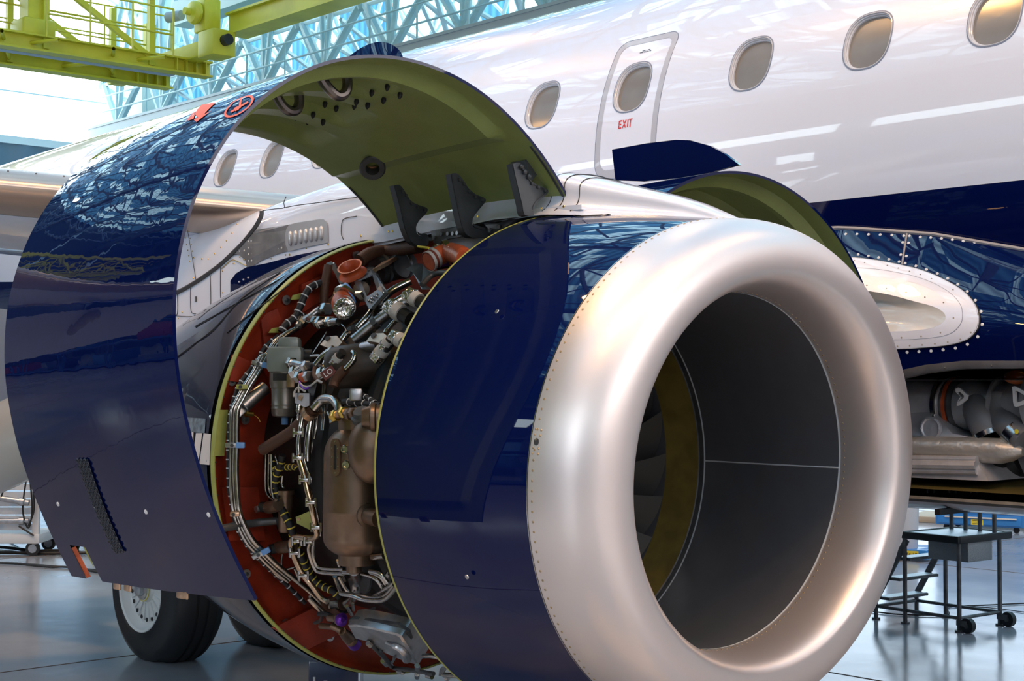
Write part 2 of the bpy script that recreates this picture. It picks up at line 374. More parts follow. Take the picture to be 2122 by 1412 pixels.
# space frame along the far side wall, catwalk beam under it
def bar(b, p, q, r, n=7): b.cyl(p, q, r, n=n, cap=False)
fr, bk = MB(), MB()
dx = 3.0; zs = [12.0, 14.9, 17.8]; YF_, YB_ = 24.2, 26.2
nodes = MB()
for i in range(-16, 8):
    for j, z in enumerate(zs):
        x = i*dx + (dx/2 if j % 2 else 0); P = V((x, YF_, z))
        nodes.sphere(P, .17, 8)
        up = zs[j+1] if j < 2 else ZT
        for sx in (-1, 1):
            bar(fr, P, V((x + sx*dx/2, YF_, up)), .12)
            bar(bk, P, V((x + sx*dx/2, YB_, z + 1.45)), .075); bar(bk, P, V((x + sx*dx/2, YB_, z - 1.45)), .075)
        bar(bk, P, V((x + dx, YF_, z)), .07)
        bar(bk, V((x+dx/2, YB_, z+1.45)), V((x+dx*1.5, YB_, z+1.45)), .06)
        bar(bk, V((x+dx/2, YB_, z+1.45)), V((x+dx, YB_, z-1.45)), .06); bar(bk, V((x+dx/2, YB_, z+1.45)), V((x, YB_, z-1.45)), .06)
    P = V((i*dx + dx/2, YF_ - .2, 10.4))
    for q in (-1.35, -.5, .5, 1.35): bar(fr, P, V((i*dx + dx/2 + q, YF_, 12.0 + (0 if abs(q) > 1 else 2.6))), .125 if abs(q) > 1 else .09)
for i in range(-28, 14):
    for j in range(6):
        x = i*1.7; z = 10.6 + 1.55*j
        bar(bk, V((x, 26.65, z)), V((x+1.7, 26.65, z+1.55)), .055, 5); bar(bk, V((x+1.7, 26.65, z)), V((x, 26.65, z+1.55)), .055, 5)
        if j % 2 == 0: bar(bk, V((x, 26.65, z)), V((x+.85 + (.85 if i % 2 else -.85), 24.2, z + 1.2)), .07, 5)
struct(fr.build('trim_4', M['teal'])); struct(bk.build('trim_5', M['teal_lit'])); struct(nodes.build('trim_6', M['teal']))
b = MB(); b.box((-14, YF_-.3, 10.2), (76, .5, .56)); b.box((-14, YF_-.55, 10.46), (76, .06, .08)); b.box((-14, YF_-.55, 9.9), (76, .06, .08)); struct(b.build('trim_7', M['beam'], smooth=False))
t = thing('catwalk_railing', 'thin teal handrail running along the grey beam below the roof lattice', 'railing', (-14, YF_-.5, 10.9))
b = MB()
for x in range(-46, 22, 2): b.cyl((x, YF_-.5, 10.33), (x, YF_-.5, 11.4), .03, n=6)
b.build('post', M['teal'], t)
b = MB()
for z in (10.9, 11.4): b.cyl((-47, YF_-.5, z), (21, YF_-.5, z), .03, n=6)
b.build('rail', M['teal'], t)
# roof lattice
b = MB()
for i in range(-16, 8, 1):
    x = i*3.0
    for j in range(8):
        y = -19 + j*6
        P = V((x + (1.5 if j % 2 else 0), y, ZT-2.2))
        for dxx, dyy in ((-1.5, -3), (1.5, -3), (-1.5, 3), (1.5, 3)): bar(b, P, V((P.x+dxx, min(P.y+dyy, 26.5), ZT-.1)), .08, 5)
        bar(b, P, P + V((3, 0, 0)), .10, 5)
        if j < 7: bar(b, P, P + V((1.5 if j % 2 == 0 else -1.5, 6, 0)), .09, 5)
struct(b.build('trim_8', mat('roof_truss_paint', (.22, .28, .36), .5)))
b = MB()
for y in (-13.5, -2, 9.5): b.box(((X0+X1)/2, y, ZT-2.8), (X1-X0, .45, .9))
struct(b.build('trim_9', mat('roof_beam_paint', (.12, .16, .24), .5), smooth=False))

# ================================================================== yellow crane
def crane():
    t = thing('overhead_crane', 'yellow overhead travelling crane with lattice bridge hanging below the roof', 'crane', (-38, 18, 9.9))
    Y = M['cyellow']
    def box(nm, c, s, m=Y, bev=0): b = MB(); b.box(c, s, bev=bev); return b.build(nm, m, t, smooth=bev > 0)
    # two bridge girders as I-beams along Y
    for k, X in enumerate((-36.9, -39.1)):
        b = MB(); z = 10.5
        b.box((X, 3, z-.19), (.42, 37.6, .05)); b.box((X, 3, z+.19), (.42, 37.6, .05)); b.box((X, 3, z), (.06, 37.6, .38))
        for yy in (21.6, 21.3, 21.0, 20.7): b.box((X, yy, z), (.4, .03, .38))
        b.build('bridge_girder', Y, t, smooth=False)
    # lattice above the near girder, top chord
    for k, X in enumerate((-36.9, -39.1)):
        b = MB(); zt = 12.35
        if k == 0: b.box((X, 2, zt), (.28, 36.2, .26))
        for i, y in enumerate(range(20, -16, -3)):
            b.box((X, y, (zt+10.4)/2), (.16, .16, zt-10.4))
            q = V((X, y-3, 10.6)) if i % 2 else V((X, y, 10.6)); p = V((X, y, zt)) if i % 2 else V((X, y-3, zt))
            d = (p-q); b.box((p+q)/2, (.14, .14, d.length), X=V((1,0,0)), Y=d.normalized().cross(V((1,0,0))), Z=d.normalized())
            if k == 1:
                q = V((X, y, 10.5)); p = V((X+3, y-1.5, 10.5)); bar(b, q, p, .05); bar(b, V((X+3, y, 10.5)), V((X, y-1.5, 10.5)), .05)
        b.build('bridge_lattice', Y, t, smooth=False)
    b = MB()
    for z in (11.1, 11.6, 12.0):
        b.cyl((-37.6, 21, z), (-37.6, -16, z), .025, n=5); b.cyl((-39.2, 21, z), (-39.2, -16, z), .025, n=5)
    for y in range(21, -16, -2): b.cyl((-37.6, y, 10.4), (-37.6, y, 12.), .025, n=5)
    b.build('walkway_rail', Y, t)
    box('walkway', (-37.5, 3, 10.35), (.3, 36, .04), M['beam'])
    b = MB(); b.cyl((-38.8, 22.4, 10.74), (-38.8, -16, 10.74), .06, n=6); b.build('cable_pipe', mat('grey_blue_pipe', (.16, .25, .38), .5), t)
    # end carriage under the runway
    b = MB(); b.box((-38.6, 21.2, 10.85), (5.4, .5, .42), bev=.03); b.box((-35.5, 21.2, 10.9), (.8, .7, .7), bev=.03); b.box((-39.2, 21.2, 11.5), (.2, .3, 1.2)); b.build('end_carriage', Y, t)
    b = MB(); b.cyl((-35.1, 21.2, 10.95), (-34.88, 21.2, 10.95), .15); b.build('buffer', M['rubber'], t)
    b = MB(); b.revolve((-36.0, 20.9, 11.8), V((0, -1, 0)), [(0, .30), (.1, .33), (.2, .28), (.24, .1), (.4, .1)], 12); b.box((-36.0, 21.2, 11.75), (.6, .5, .9), bev=.05); b.build('drive_unit', Y, t)
    b = MB(); b.revolve((-36.5, 20.7, 11.8), V((-1, -.3, 0)), [(0, .14), (.5, .15), (.56, .1)], 12); b.build('drive_motor', M['beam'], t)
    # hoist trolley on the top chord
    b = MB(); b.box((-38.3, 15.2, 12.75), (3.2, 4.2, .35), bev=.03); b.box((-38.3, 13.6, 13.3), (2., 1.2, 1.0), bev=.05); b.build('hoist_trolley', Y, t)
    b = MB(); b.box((-37.2, 16.8, 12.1), (.5, .5, 2.6)); b.box((-37.2, 16.8, 10.9), (.9, .9, .5), bev=.1)
    for a, c in (((-37.2, 16.8, 12.8), (-37.2, 14.4, 13.8)), ((-37.2, 16.8, 12.8), (-37.2, 19.2, 13.8)), ((-36.6, 18.6, 13.9), (-36.6, 13.6, 12.9))): bar(b, V(a), V(c), .07)
    b.build('hoist_mast', Y, t)
    # cage railings
    b = MB()
    for y in (20.4, 19.2, 18.0, 16.8): b.cyl((-36.4, y, 10.6), (-36.4, y, 11.9), .03, n=5)
    for z in (11.2, 11.9): b.cyl((-36.4, 20.4, z), (-36.4, 16.8, z), .03, n=5)
    b.build('guard_rail', Y, t)
crane()
t = thing('crane_runway', 'yellow crane runway beam sloping up behind the crane bridge', 'beam', (-14, 21.8, 11.2))
b = MB(); b.box((-8.5, 21.8, 11.5), (54, .45, .5)); b.box((-8.5, 21.8, 11.77), (54, .7, .06)); b.box((-8.5, 21.8, 11.23), (54, .7, .06))
b.build('girder', M['cyellow'], t, smooth=False)
b = MB(); b.box((-8.5, 22.4, 12.6), (62, .6, .7)); b.build('support_beam', M['teal'], t, smooth=False)
b = MB()
for k in range(9): b.box((-30+k*6, 21.8, 12.05), (.5, .4, .6))
b.build('hanger', M['cyellow'], t, smooth=False)

# ================================================================== lamps
lampm = mat('lamp_housing', (.05, .05, .055), .5)
LP_ = [(-31.3, 25.2, 0), (-22.7, 13.4, 0), (-35.7, 1.7, 0), (-27, -7, 0), (-12, .6, 1), (-14, 14, 0), (-19, 4, 0), (-10, -12, 0), (-3.2, -5, 1), (5.2, 4.4, 1), (1.0, -.6, 1), (2, 13, 0), (9, -8, 0), (14, 3, 1), (-40, 10, 0), (-36, -13, 0), (15, 16, 0)]
for k, (x, y, big) in enumerate(LP_):
    z = 16.2 if k % 2 else 15.6; rr = (.65 if x < -8 else 1.1) if big else .3
    t = thing('high_bay_lamp', 'warm high bay lamp hanging from the roof lattice', 'lamp', (x, y, z), 'high bay lamps under the roof')
    b = MB(); b.revolve((x, y, z+.02), V((0, 0, 1)), [(0, rr+.06), (.02, rr+.04), (.25, rr*.5), (.4, .14), (.45, .05)], 16); b.build('lamp_shade', lampm, t)
    b = MB(); b.cyl((x, y, z+.45), (x, y, 17.9), .02, n=6); b.build('stem', lampm, t)
    area_light("bulb", (x, y, z), rr*2, 620 if big else 150, (1.0, .52, .17))
# storage rack along the camera side, seen mirrored in the cowl
t = thing('storage_rack', 'long storage rack with coloured crates standing well behind the camera side of the aircraft', 'rack', (-26, -9, 0))
b = MB()
for x in range(-46, -6, 4):
    for y in (-9.9, -8.1): b.box((x, y, 2.0), (.12, .12, 4.0))
for z in (.15, 1.5, 2.9): b.box((-26, -9, z), (40, 1.9, .1))
b.build('frame', mat('rack_blue', (.03, .08, .25), .5), t, smooth=False)
cols = [(.30, .05, .03), (.25, .20, .10), (.05, .16, .40), (.35, .36, .38), (.03, .05, .12), (.10, .02, .04)]
cm = [mat('crate_%s' % n_, c_, .5) for n_, c_ in zip(('brick', 'sand', 'sky', 'pale', 'ink', 'plum'), cols)]
for i in range(27):
    x = -45 + 1.45*i; z = (.2, 1.55, 2.95)[i*5 % 3]; h = .7 + .3*((i*7) % 3)/2
    b = MB(); b.box((x, -9, z+h/2), (1.1, 1.3, h), bev=.02); b.build('crate', cm[(i*5+i//3) % 6], t)
# ================================================================== airliner
air = thing('airliner', 'white and navy jet airliner parked in the hangar with its engine cowls open', 'aircraft', (-6, 8.4, 0))
YFU, ZFU, RFU = 8.40, 3.236, 1.505
def taper(X):
    """radius scale and centre lift of the fuselage at station X"""
    if X < -13: k = min((-13 - X) / 13, 1); return 1 - .6*k**1.5, .66*k**1.6
    if X > 3: k = min((X - 3) / 6.5, 1); return math.sqrt(max(1 - k*k, .0004)), -.55*k
    return 1, 0
def S(X, deg, off=0.):
    k, dz = taper(X); a = math.radians(deg); R = RFU*k + off
    zz = math.sin(a); rz = (RFU*k + off) if zz >= 0 else (1.85*k + off)
    return V((X, YFU - R*math.cos(a), ZFU + dz + rz*zz))
def fus_hit(x, y):
    v = ray(x, y); c = V((0, YFU, ZFU)); A = v.y**2 + v.z**2; B = -2*(v.y*c.y + v.z*(c.z - CAMH)); C_ = c.y**2 + (c.z-CAMH)**2 - RFU**2
    t = (-B - math.sqrt(max(B*B - 4*A*C_, 0))) / 2 / A; P = EYE + v*t
    return P.x, math.degrees(math.asin(max(-1, min(1, (P.z - ZFU) / RFU))))
STR = -11.9      # blue below this angle
WX = [(-11.53, 0), (-10.79, 0), (-10.02, 0), (-9.16, 0), (-8.31, 0), (-7.467, 0), (-6.631, 1), (-5.672, 0), (-4.857, 0), (-4.085, 0), (-3.27, 0), (-2.45, 0), (-1.63, 0), (-.8, 0)]
WA, WHX, WHA = 18.9, .157, 6.85     # centre angle, half width in m, half height in degrees
def superpt(th, hx, ha, n=2.6):
    c, s_ = math.cos(th), math.sin(th); return hx*abs(c)**(2/n)*(1 if c >= 0 else -1), ha*abs(s_)**(2/n)*(1 if s_ >= 0 else -1)
b = MB()
A0, A1 = 9.0, 29.0
Xs = [-26, -25, -24, -22.5, -21, -19.5, -18, -16.5, -15, -14, -13, -12.2]
cells = []
for X, _ in WX: cells.append((X-.26, X+.26))
cuts = []; cur = -13.0
line = [(-26 + .5*i) for i in range(27)]
def band(xs, a0, a1, na):
    xs = list(xs); b.grid(lambda u, v: S(xs[int(round(u*(len(xs)-1)))], a0 + (a1-a0)*v), len(xs)-1, na)
allx = [-26+.5*i for i in range(27)] + [-12.4, -11.8] + [-11.2+.6*i for i in range(24)] + [3, 3.6, 4.4, 5.2, 6, 6.8, 7.6, 8.3, 8.9, 9.3, 9.5]
band(allx, A1, 180, 56); band(allx, STR, A0, 10)
prev = None
xs = [-26+.5*i for i in range(27)]; seg = xs[:]
for (x0, x1) in cells:
    st = seg[-1]; n = max(1, int((x0 - st) / .3)); 
    seg2 = ([-26+.5*i for i in range(27)] if prev is None else []) + [st + (x0 - st)*i/n for i in range(0 if prev is not None else 1, n+1)]
    band(seg2, A0, A1, 12); prev = x1; seg = [x1]
band([prev] + [x for x in allx if x > prev + .05], A0, A1, 12)
NW = 48
for X, _ in WX:
    am = (A0 + A1)/2
    def outer(th):
        c, s_ = math.cos(th), math.sin(th); k = min(1/abs(c) if abs(c) > 1e-6 else 1e9, 1/abs(s_) if abs(s_) > 1e-6 else 1e9)
        return S(X + .26*c*k, am + 10*s_*k)
    def fn(u, v):
        th = 2*PI*u + PI/4; q = superpt(th, WHX, WHA); P = S(X + q[0], WA + q[1])
        if v > .99: return P
        O = outer(th); 
        if v < .01: return O
        # stay on the skin
        xo = O.x*(1-v) + P.x*v; ao_ = math.degrees(math.asin((O.z-ZFU)/RFU))*(1-v) + (WA + q[1])*v
        return S(xo, ao_)
    b.grid(fn, NW, 3, True)
fus = b.build('fuselage', M['white'], air, ang=25); fix_normals(fus)
b = MB(); b.grid(lambda u, v: S(allx[int(round(u*(len(allx)-1)))], STR - (180+2*STR)*v if v <= 1 else 0), len(allx)-1, 48)
lf = b.build('lower_fuselage', M['navyflat'], air, ang=25); lf['label'] = 'navy blue lower fuselage paint'; fix_normals(lf)

framew = mat('window_frame', (.55, .57, .62), .35, coat=.4); rim = mat('window_seal', (.16, .20, .28), .4)
shade = mat('window_shade', (.205, .185, .16), .22, coat=.35, coatr=.12, var=.12, vscale=4)
for k, (X, ex) in enumerate(WX):
    def ring(prof, bb):
        # prof: (scale, depth)
        def fn(u, v):
            q = prof[int(round(v*(len(prof)-1)))]; p = superpt(2*PI*u, WHX*q[0] , WHA*q[0]); return S(X + p[0], WA + p[1], q[1])
        bb.grid(fn, NW, len(prof)-1, True)
    b = MB(); ring([(1.0, .0), (1.0, .0022), (.955, .0022), (.94, -.004)], b); wf = b.build('window_seal', rim, air)
    b = MB(); ring([(.955, .0028), (.935, .003), (.925, -.006), (.905, -.008), (.90, -.016), (.875, -.020), (.87, -.034)], b)
    f2 = b.build('cabin_window_frame', framew, air)
    b = MB()
    def pane(u, v):
        p = superpt(2*PI*u, WHX*.88*v, WHA*.88*v); return S(X + p[0], WA + p[1], -.03)
    b.grid(pane, NW, 4, True); b.build('cabin_window', shade, air)
# overwing exit outline: a grey painted band around the hatch
def hatch(dx, da, xc=-6.622, ac=16.2, hx=.262, a_lo=-2.9, a_hi=33.4):
    pts = []
    hx += dx; lo = a_lo - da; hi = a_hi + da; r = .085 + dx*.6
    for (cx, ca, s0) in ((1, 1, 0), (-1, 1, 90), (-1, -1, 180), (1, -1, 270)):
        for i in range(9):
            a = math.radians(s0 + 90*i/8); rr = r; ra = math.degrees(rr/RFU)
            X = xc + cx*(hx - rr) + rr*math.cos(a); A = (hi if ca > 0 else lo) - ca*ra + ra*math.sin(a)
            pts.append((X, A))
    return pts
def densify(pts, k=6):
    out = []
    for i in range(len(pts)):
        p, q = pts[i], pts[(i+1) % len(pts)]
        for j in range(k): out.append((p[0]+(q[0]-p[0])*j/k, p[1]+(q[1]-p[1])*j/k))
    return out
oo, ii = densify(hatch(0, 0)), densify(hatch(-.042, -1.7))
b = MB(); n = len(oo); b.grid(lambda u, v: S(*(oo if v < .5 else ii)[int(round(u*n)) % n], .0015), n, 1, True)
hb = b.build('exit_outline', mat('exit_outline_grey', (.42, .44, .50), .35, coat=.5), air); hb['label'] = 'grey painted outline of the overwing exit'
b = MB()
for off in (0.0,):
    oo2 = densify(hatch(.003, .1)); b.tube([S(*p, .001) for p in oo2 + [oo2[0]]], .0022, n=4, k=1, cap=False)
b.build('hatch_seam', rim, air)
# EXIT stencil and the two tiny placard lines
def surf_quad(b, x0, y0, x1, y1, w_, org, off=.0022):
    """stroke between two points in (m right, m up) on the skin around org=(X, deg)"""
    dx, dy = x1-x0, y1-y0; L = math.hypot(dx, dy); nx, ny = -dy/L*w_/2, dx/L*w_/2
    P = [(x0+nx, y0+ny), (x0-nx, y0-ny), (x1-nx, y1-ny), (x1+nx, y1+ny)]
    b.add([S(org[0] + p[0], org[1] + math.degrees(p[1]/RFU), off) for p in P], [(0, 1, 2, 3)])
b = MB(); og = (-6.690, 8.3); H_ = .052; wst = .0085
def letter(x, strokes):
    for s_ in strokes: surf_quad(b, x+s_[0]*.026, s_[1]*H_, x+s_[2]*.026, s_[3]*H_, wst, og)
letter(0, [(.1, 0, .1, .42), (.1, .5, .1, 1), (.15, .96, 1, .96), (.35, .5, .9, .5), (.15, .06, 1, .06)])
letter(.036, [(0, 1, .42, .55), (.58, .45, 1, 0), (0, 0, .42, .45), (.58, .55, 1, 1)])
letter(.076, [(.1, 0, .1, 1)])
letter(.088, [(0, .96, .45, .96), (.6, .96, 1.1, .96), (.5, 0, .5, .9)])
e = b.build('exit_lettering', M['redink'], air); e['label'] = 'red stencilled EXIT lettering'
b = MB(); og2 = (-6.66, 28.6)
for r_i, (yy, segs) in enumerate(((.012, [(0.018, .045), (.052, .06), (.066, .088)]), (0, [(0, .03), (.036, .06), (.066, .078), (.084, .1)]))):
    for s0, s1 in segs: surf_quad(b, s0, yy, s1, yy, .005, og2)
b.build('placard_text', M['blk'], air)

# ---------------------------------------------------------------- wing body fairing (navy, riveted)
def zt_(X):
    pts = [(-9, 2.72), (-6.5, 2.74), (-5.0, 2.70), (-4.45, 2.625), (-3.89, 2.50), (-3.3, 2.33), (-2.6, 2.05), (-2, 1.8)]
    for (a, za), (c, zc_) in zip(pts, pts[1:]):
        if a <= X <= c: return za + (zc_-za)*(X-a)/(c-a)
    return pts[0][1] if X < -9 else pts[-1][1]
def zb_(X):
    pts = [(-9, 1.80), (-5.1, 1.825), (-4.75, 1.84), (-4.5, 1.865), (-4.3, 1.905), (-4.1, 1.925), (-3.3, 1.925), (-2.0, 1.78)]
    for (a, za), (c, zc_) in zip(pts, pts[1:]):
        if a <= X <= c: t = (X-a)/(c-a); return za + (zc_-za)*t
    return pts[0][1] if X < -9 else pts[-1][1]
def yf_surf(X, z):
    # fuselage half section below the widest point
    q = min(max((z - ZFU) / 1.85, -1), 1); return YFU - RFU*math.sqrt(max(1 - q*q, 0))
def FR(X, v, off=0.):
    zt, zb = zt_(X), zb_(X); z = zt + (zb-zt)*v
    fade = min(max((-1.9 - X)/1.4, 0), 1); fade = fade*fade*(3-2*fade)
    y = yf_surf(X, zt)*(1-0) - .015 - fade*(.34*math.sin(min(v*1.25, 1)*PI/2)**1.0 - .10*max(v-.55, 0)**1.6) 
    return V((X, y - off, z))
b = MB(); b.tube([FR(-9 + 7*i/60, 0, .002) for i in range(61)], .012, n=6, k=1); b.build('fairing_seam', mat('grey_sealant', (.28, .28, .30), .5), air)
# place marks on the fairing from its outline seen in the photograph
def fr_hit(x, y):
    P = on_axis(x, y, 1, 6.65)
    for _ in range(8):
        zt, zb = zt_(P.x), zb_(P.x); v = min(max((P.z - zt)/(zb-zt), 0), 1); Q = FR(P.x, v); P = on_axis(x, y, 1, Q.y)
    return P.x, (P.z - zt_(P.x)) / (zb_(P.x) - zt_(P.x))
Zr = lambda pts, ox=1720, oy=460, k=402/1774: [(ox + a*k, oy + c*k) for a, c in pts]
seam2 = [fr_hit(*p) for p in Zr([(706, 108), (690, 200), (675, 300), (660, 392)])]
b = MB(); b.tube([FR(X, v, .002) for X, v in seam2], .006, n=5, k=2); b.build('fairing_seam', mat('grey_sealant_thin', (.28, .28, .30), .5), air)
rv = Zr([(144,114),(247,114),(353,117),(460,119),(567,123),(676,130),(727,131),(826,141),(922,147),(1020,155),(1119,166),(1219,178),(1322,190),(1424,203),(1526,218),(1632,235),(1738,253),
         (666,190),(718,195),(648,303),(699,315),(633,366),(688,380),(167,290),(259,301),(352,314),(445,328),(539,345),(786,406),(882,438),(981,476),(1076,521),(1169,574),(1255,640),(1329,720),(1381,822),(1392,940),(1351,1051),(1257,1121),(1148,1155),(1035,1170),(925,1181),(814,1187),(706,1193)])
b = MB()
for p in rv:
    X, v = fr_hit(*p); P = FR(X, v); b.revolve(P + V((0, .001, 0)), V((0, -1, .1)), [(0, .0085), (.004, .008), (.005, .004)], 8)
r_ = b.build('fastener_row', mat('rivet_head', (.85, .87, .9), .35), air); r_['label'] = 'white fastener heads along the navy fairing'
# pale ram air inlet panel set in the fairing
oval = [fr_hit(*p) for p in Zr([(1372,870),(1350,780),(1290,690),(1200,610),(1090,545),(960,482),(820,432),(660,393),(450,352),(250,327),(60,318),(-200,320),(-380,420),(-420,620),(-350,900),(-100,1080),(250,1150),(620,1165),(850,1152),(1040,1135),(1190,1105),(1290,1060),(1350,990),(1370,930)])]
oc = fr_hit(*Zr([(700, 760)])[0])
def inpoly(x, y, P):
    c = False; n = len(P)
    for i in range(n):
        (x0, y0), (x1, y1) = P[i][:2], P[i-1][:2]
        if (y0 > y) != (y1 > y) and x < (x1-x0)*(y-y0)/(y1-y0) + x0: c = not c
    return c
b = MB(); b.grid(lambda u, v: FR(-9 + 7.0*u, v), 280, 70)
ov9 = [(oc[0]+(p[0]-oc[0])*.93, oc[1]+(p[1]-oc[1])*.93) for p in oval]
b.f = [f for f in b.f if not inpoly(-9 + 7*((f[0]//71)+.5)/280, ((f[0] % 71)+.5)/70, ov9)]
wbf = b.build('wing_body_fairing', M['navyflat'], air, ang=40); wbf['label'] = 'riveted navy blue fairing between wing and fuselage'
def ovalfn(k0, k1, o0, o1, cen=None, lst=None):
    cen = cen or oc; L = lst or oval
    LL = catmull([V((p[0], p[1], 0)) for p in L + [L[0]]], 4)[:-1]; n = len(LL)
    def fn(u, v):
        p = LL[int(round(u*n)) % n]; k = k0 + (k1-k0)*v; o_ = o0 + (o1-o0)*v
        return FR(cen[0] + (p.x-cen[0])*k, cen[1] + (p.y-cen[1])*k, o_)
    return fn, n
b = MB(); fn, n = ovalfn(1., 1.0, .0, .012); b.grid(fn, n, 1, True); fn, n = ovalfn(1., .62, .012, .012); b.grid(fn, n, 5, True)
ip = b.build('ram_air_inlet', M['white'], air); ip['label'] = 'white oval panel around the ram air inlet'
b = MB(); fn, n = ovalfn(1.006, 1.006, .0, .009); b.grid(fn, n, 1, True); fn, n = ovalfn(1.012, .99, .009, .0125); b.grid(fn, n, 1, True); b.build('inlet_seal', M['rubber'], ip)
fn, n = ovalfn(.795, .788, .0128, .0128); b = MB(); b.grid(fn, n, 1, True); b.build('inlet_seam', rim, ip)
# the dished scoop
cav = [fr_hit(*p) for p in Zr([(1068,868),(1050,830),(980,785),(850,745),(700,705),(560,668),(310,625),(60,600),(-150,640),(-200,800),(-100,950),(200,1010),(560,1005),(720,1000),(900,980),(1010,945),(1060,900)])]
cc = fr_hit(*Zr([(480, 830)])[0])
LLc = catmull([V((p[0], p[1], 0)) for p in cav + [cav[0]]], 4)[:-1]
oo_ = ovalfn(1, .62, 0, 0)[0]; nO = ovalfn(1, 1, 0, 0)[1]
b = MB(); nC = len(LLc)
def scoop(u, v):
    p = LLc[int(round(u*nC)) % nC]; k = 1 - v; back = min(max((-4.35 - (cc[0]+(p.x-cc[0])*k)) / .9, 0), 1)
    return FR(cc[0]+(p.x-cc[0])*k, cc[1]+(p.y-cc[1])*k, .012 - (.02 + .20*back)*math.sin(min(v*1.6, 1)*PI/2))
b.grid(scoop, nC, 10, True); sc_ = b.build('inlet_scoop', mat('scoop_paint', (.55, .55, .52), .3, coat=.8), ip); sc_['label'] = 'dished inlet scoop'
# frame piece joining panel and scoop
b = MB()
def joinfn(u, v):
    i = int(round(u*nC)) % nC; p = LLc[i]; P = V((cc[0]+(p.x-cc[0]), cc[1]+(p.y-cc[1]), 0))
    ang = math.atan2(P.y-oc[1], (P.x-oc[0])); 
    k = 1; L = ovL
    # matching point on the oval at 62 %
    best = min(L, key=lambda q: abs(math.atan2(math.sin(math.atan2(q[1]-oc[1], q[0]-oc[0])-ang), math.cos(math.atan2(q[1]-oc[1], q[0]-oc[0])-ang))))
    Q = (oc[0]+(best[0]-oc[0])*.66, oc[1]+(best[1]-oc[1])*.66)
    return FR(P.x*(1-v)+Q[0]*v, P.y*(1-v)+Q[1]*v, .0118)
ovL = [(p.x, p.y) for p in catmull([V((p[0], p[1], 0)) for p in oval + [oval[0]]], 12)]
b.grid(joinfn, nC, 2, True); b.build('inlet_frame', M['white'], ip)
b = MB()
for p in Zr([(349,583),(529,608),(707,646),(880,691),(1050,741),(1141,881),(1022,1014),(845,1048),(666,1060),(235,357),(328,375),(536,402),(637,426),(739,455),(838,485),(940,523),(1137,623),(1300,1013),(1205,1075),(1089,1101),(971,1116),(855,1126),(741,1132),(629,1140)]):
    X, v = fr_hit(*p); b.revolve(FR(X, v, .012), V((0, -1, 0)), [(0, .005), (.001, .0045), (.0012, .001)], 8)
b.build('panel_screw', mat('screw_grey', (.35, .33, .30), .5), ip)
# grey rubber edge of the open bay
b = MB()
def edge(u, v):
    X = -9 + 6.9*u; P = FR(X, 1.0); prof = [(0, .0), (-.03, .004), (-.062, .006), (-.075, .0), (-.078, -.03)]; q = prof[int(round(v*4))]
    return V((P.x, P.y - q[1] + .0, P.z + .065 + q[0]))
b.grid(edge, 100, 4); b.build('bay_edge_strip', mat('edge_rubber', (.10, .10, .11), .5, var=.3, vscale=10), air)
b = MB()
for i in range(28): P = edge((i+.5)/28, .5); b.sphere(P, .006, 8)
b.build('bay_edge_screw', M['gun'], air)
# inside roof/back of the equipment bay
b = MB(); b.grid(lambda u, v: V((-9 + 7*u, 6.72 + 1.4*v, 1.86 - .02*v)), 4, 2); b.grid(lambda u, v: V((-9+7*u, 8.1, 1.9 - .8*v)), 4, 2); b.build('bay_liner', M['dark'], air)
# belly pan under the bay
b = MB()
def pan(u, v):
    X = -8.5 + 7*u; a = PI*(1 + v); return V((X, 8.4 + 1.62*math.cos(a), 1.245 + .13*math.sin(a)))
b.grid(pan, 30, 24); b.build('belly_pan', mat('belly_pan_paint', (.42, .46, .55), .3, coat=.6), air)
b = MB(); b.tube([V((-8.5 + 7*i/20, 6.77, 1.25)) for i in range(21)], .016, n=6, k=1); b.build('belly_pan_lip', M['gun'], air)
b = MB()
for X in (-5.15, -4.72, -4.3, -3.8, -3.3): b.box((X, 6.9, 1.19), (.03, .3, .03))
b.build('belly_pan_clip', M['dark'], air)
b = MB(); b.grid(lambda u, v: V((-8.4+6.6*u, 6.80 + 3*v, 1.30 + .10*math.sin(PI*v))), 8, 8); b.build('belly_pan_liner', mat('olive_liner', (.07, .055, .012), .5), air)

# ---------------------------------------------------------------- air conditioning pack in the open bay
def bay(x, y, Y=7.0): return on_axis(x, y, 1, Y)
Zb = lambda a, c: (1720 + a*402/1622, 700 + c*402/1622)
def bp_(a, c, Y=7.0): return bay(*Zb(a, c), Y)
pk = MB()
# big silver plenum: upper barrel
p = [bp_(600, 560), bp_(920, 560)]
ax = V((1, 0, 0))
pk.revolve(V((p[0].x-.5, 7.12, p[0].z)), ax, [(0, .145), (p[1].x-p[0].x+.5, .145)], 32)
M['packalu'] = mat('pack_sheet_metal', (.55, .54, .56), .42, .45, var=.15, vscale=14)
pack = pk.build('air_cycle_pack', M['packalu'], air); pack['label'] = 'silver ducting and valves of the air conditioning pack'
b = MB(); x0 = bp_(870, 560).x
b.revolve(V((x0, 7.12, p[0].z)), ax, [(0, .147), (.0, .165), (.02, .165), (.025, .147)], 32); b.build('duct_bead', M['steel'], pack)
b = MB(); b.revolve(V((x0+.03, 7.12, p[0].z)), ax, [(0, .14), (.02, .15), (.04, .142), (.06, .15), (.08, .145), (.13, .14)], 32); b.build('bellows', M['gun'], pack)
b = MB(); b.revolve(V((x0+.058, 7.12, p[0].z)), ax, [(0, .146), (.0, .153), (.018, .153), (.018, .146)], 32); b.build('red_seal_ring', M['orange'], pack)
zc = p[0].z
b = MB(); b.revolve(V((x0+.12, 7.10, zc)), ax, [(0, .13), (.05, .135), (.1, .125), (.16, .11), (.25, .115), (.3, .125), (.33, .13)], 32)
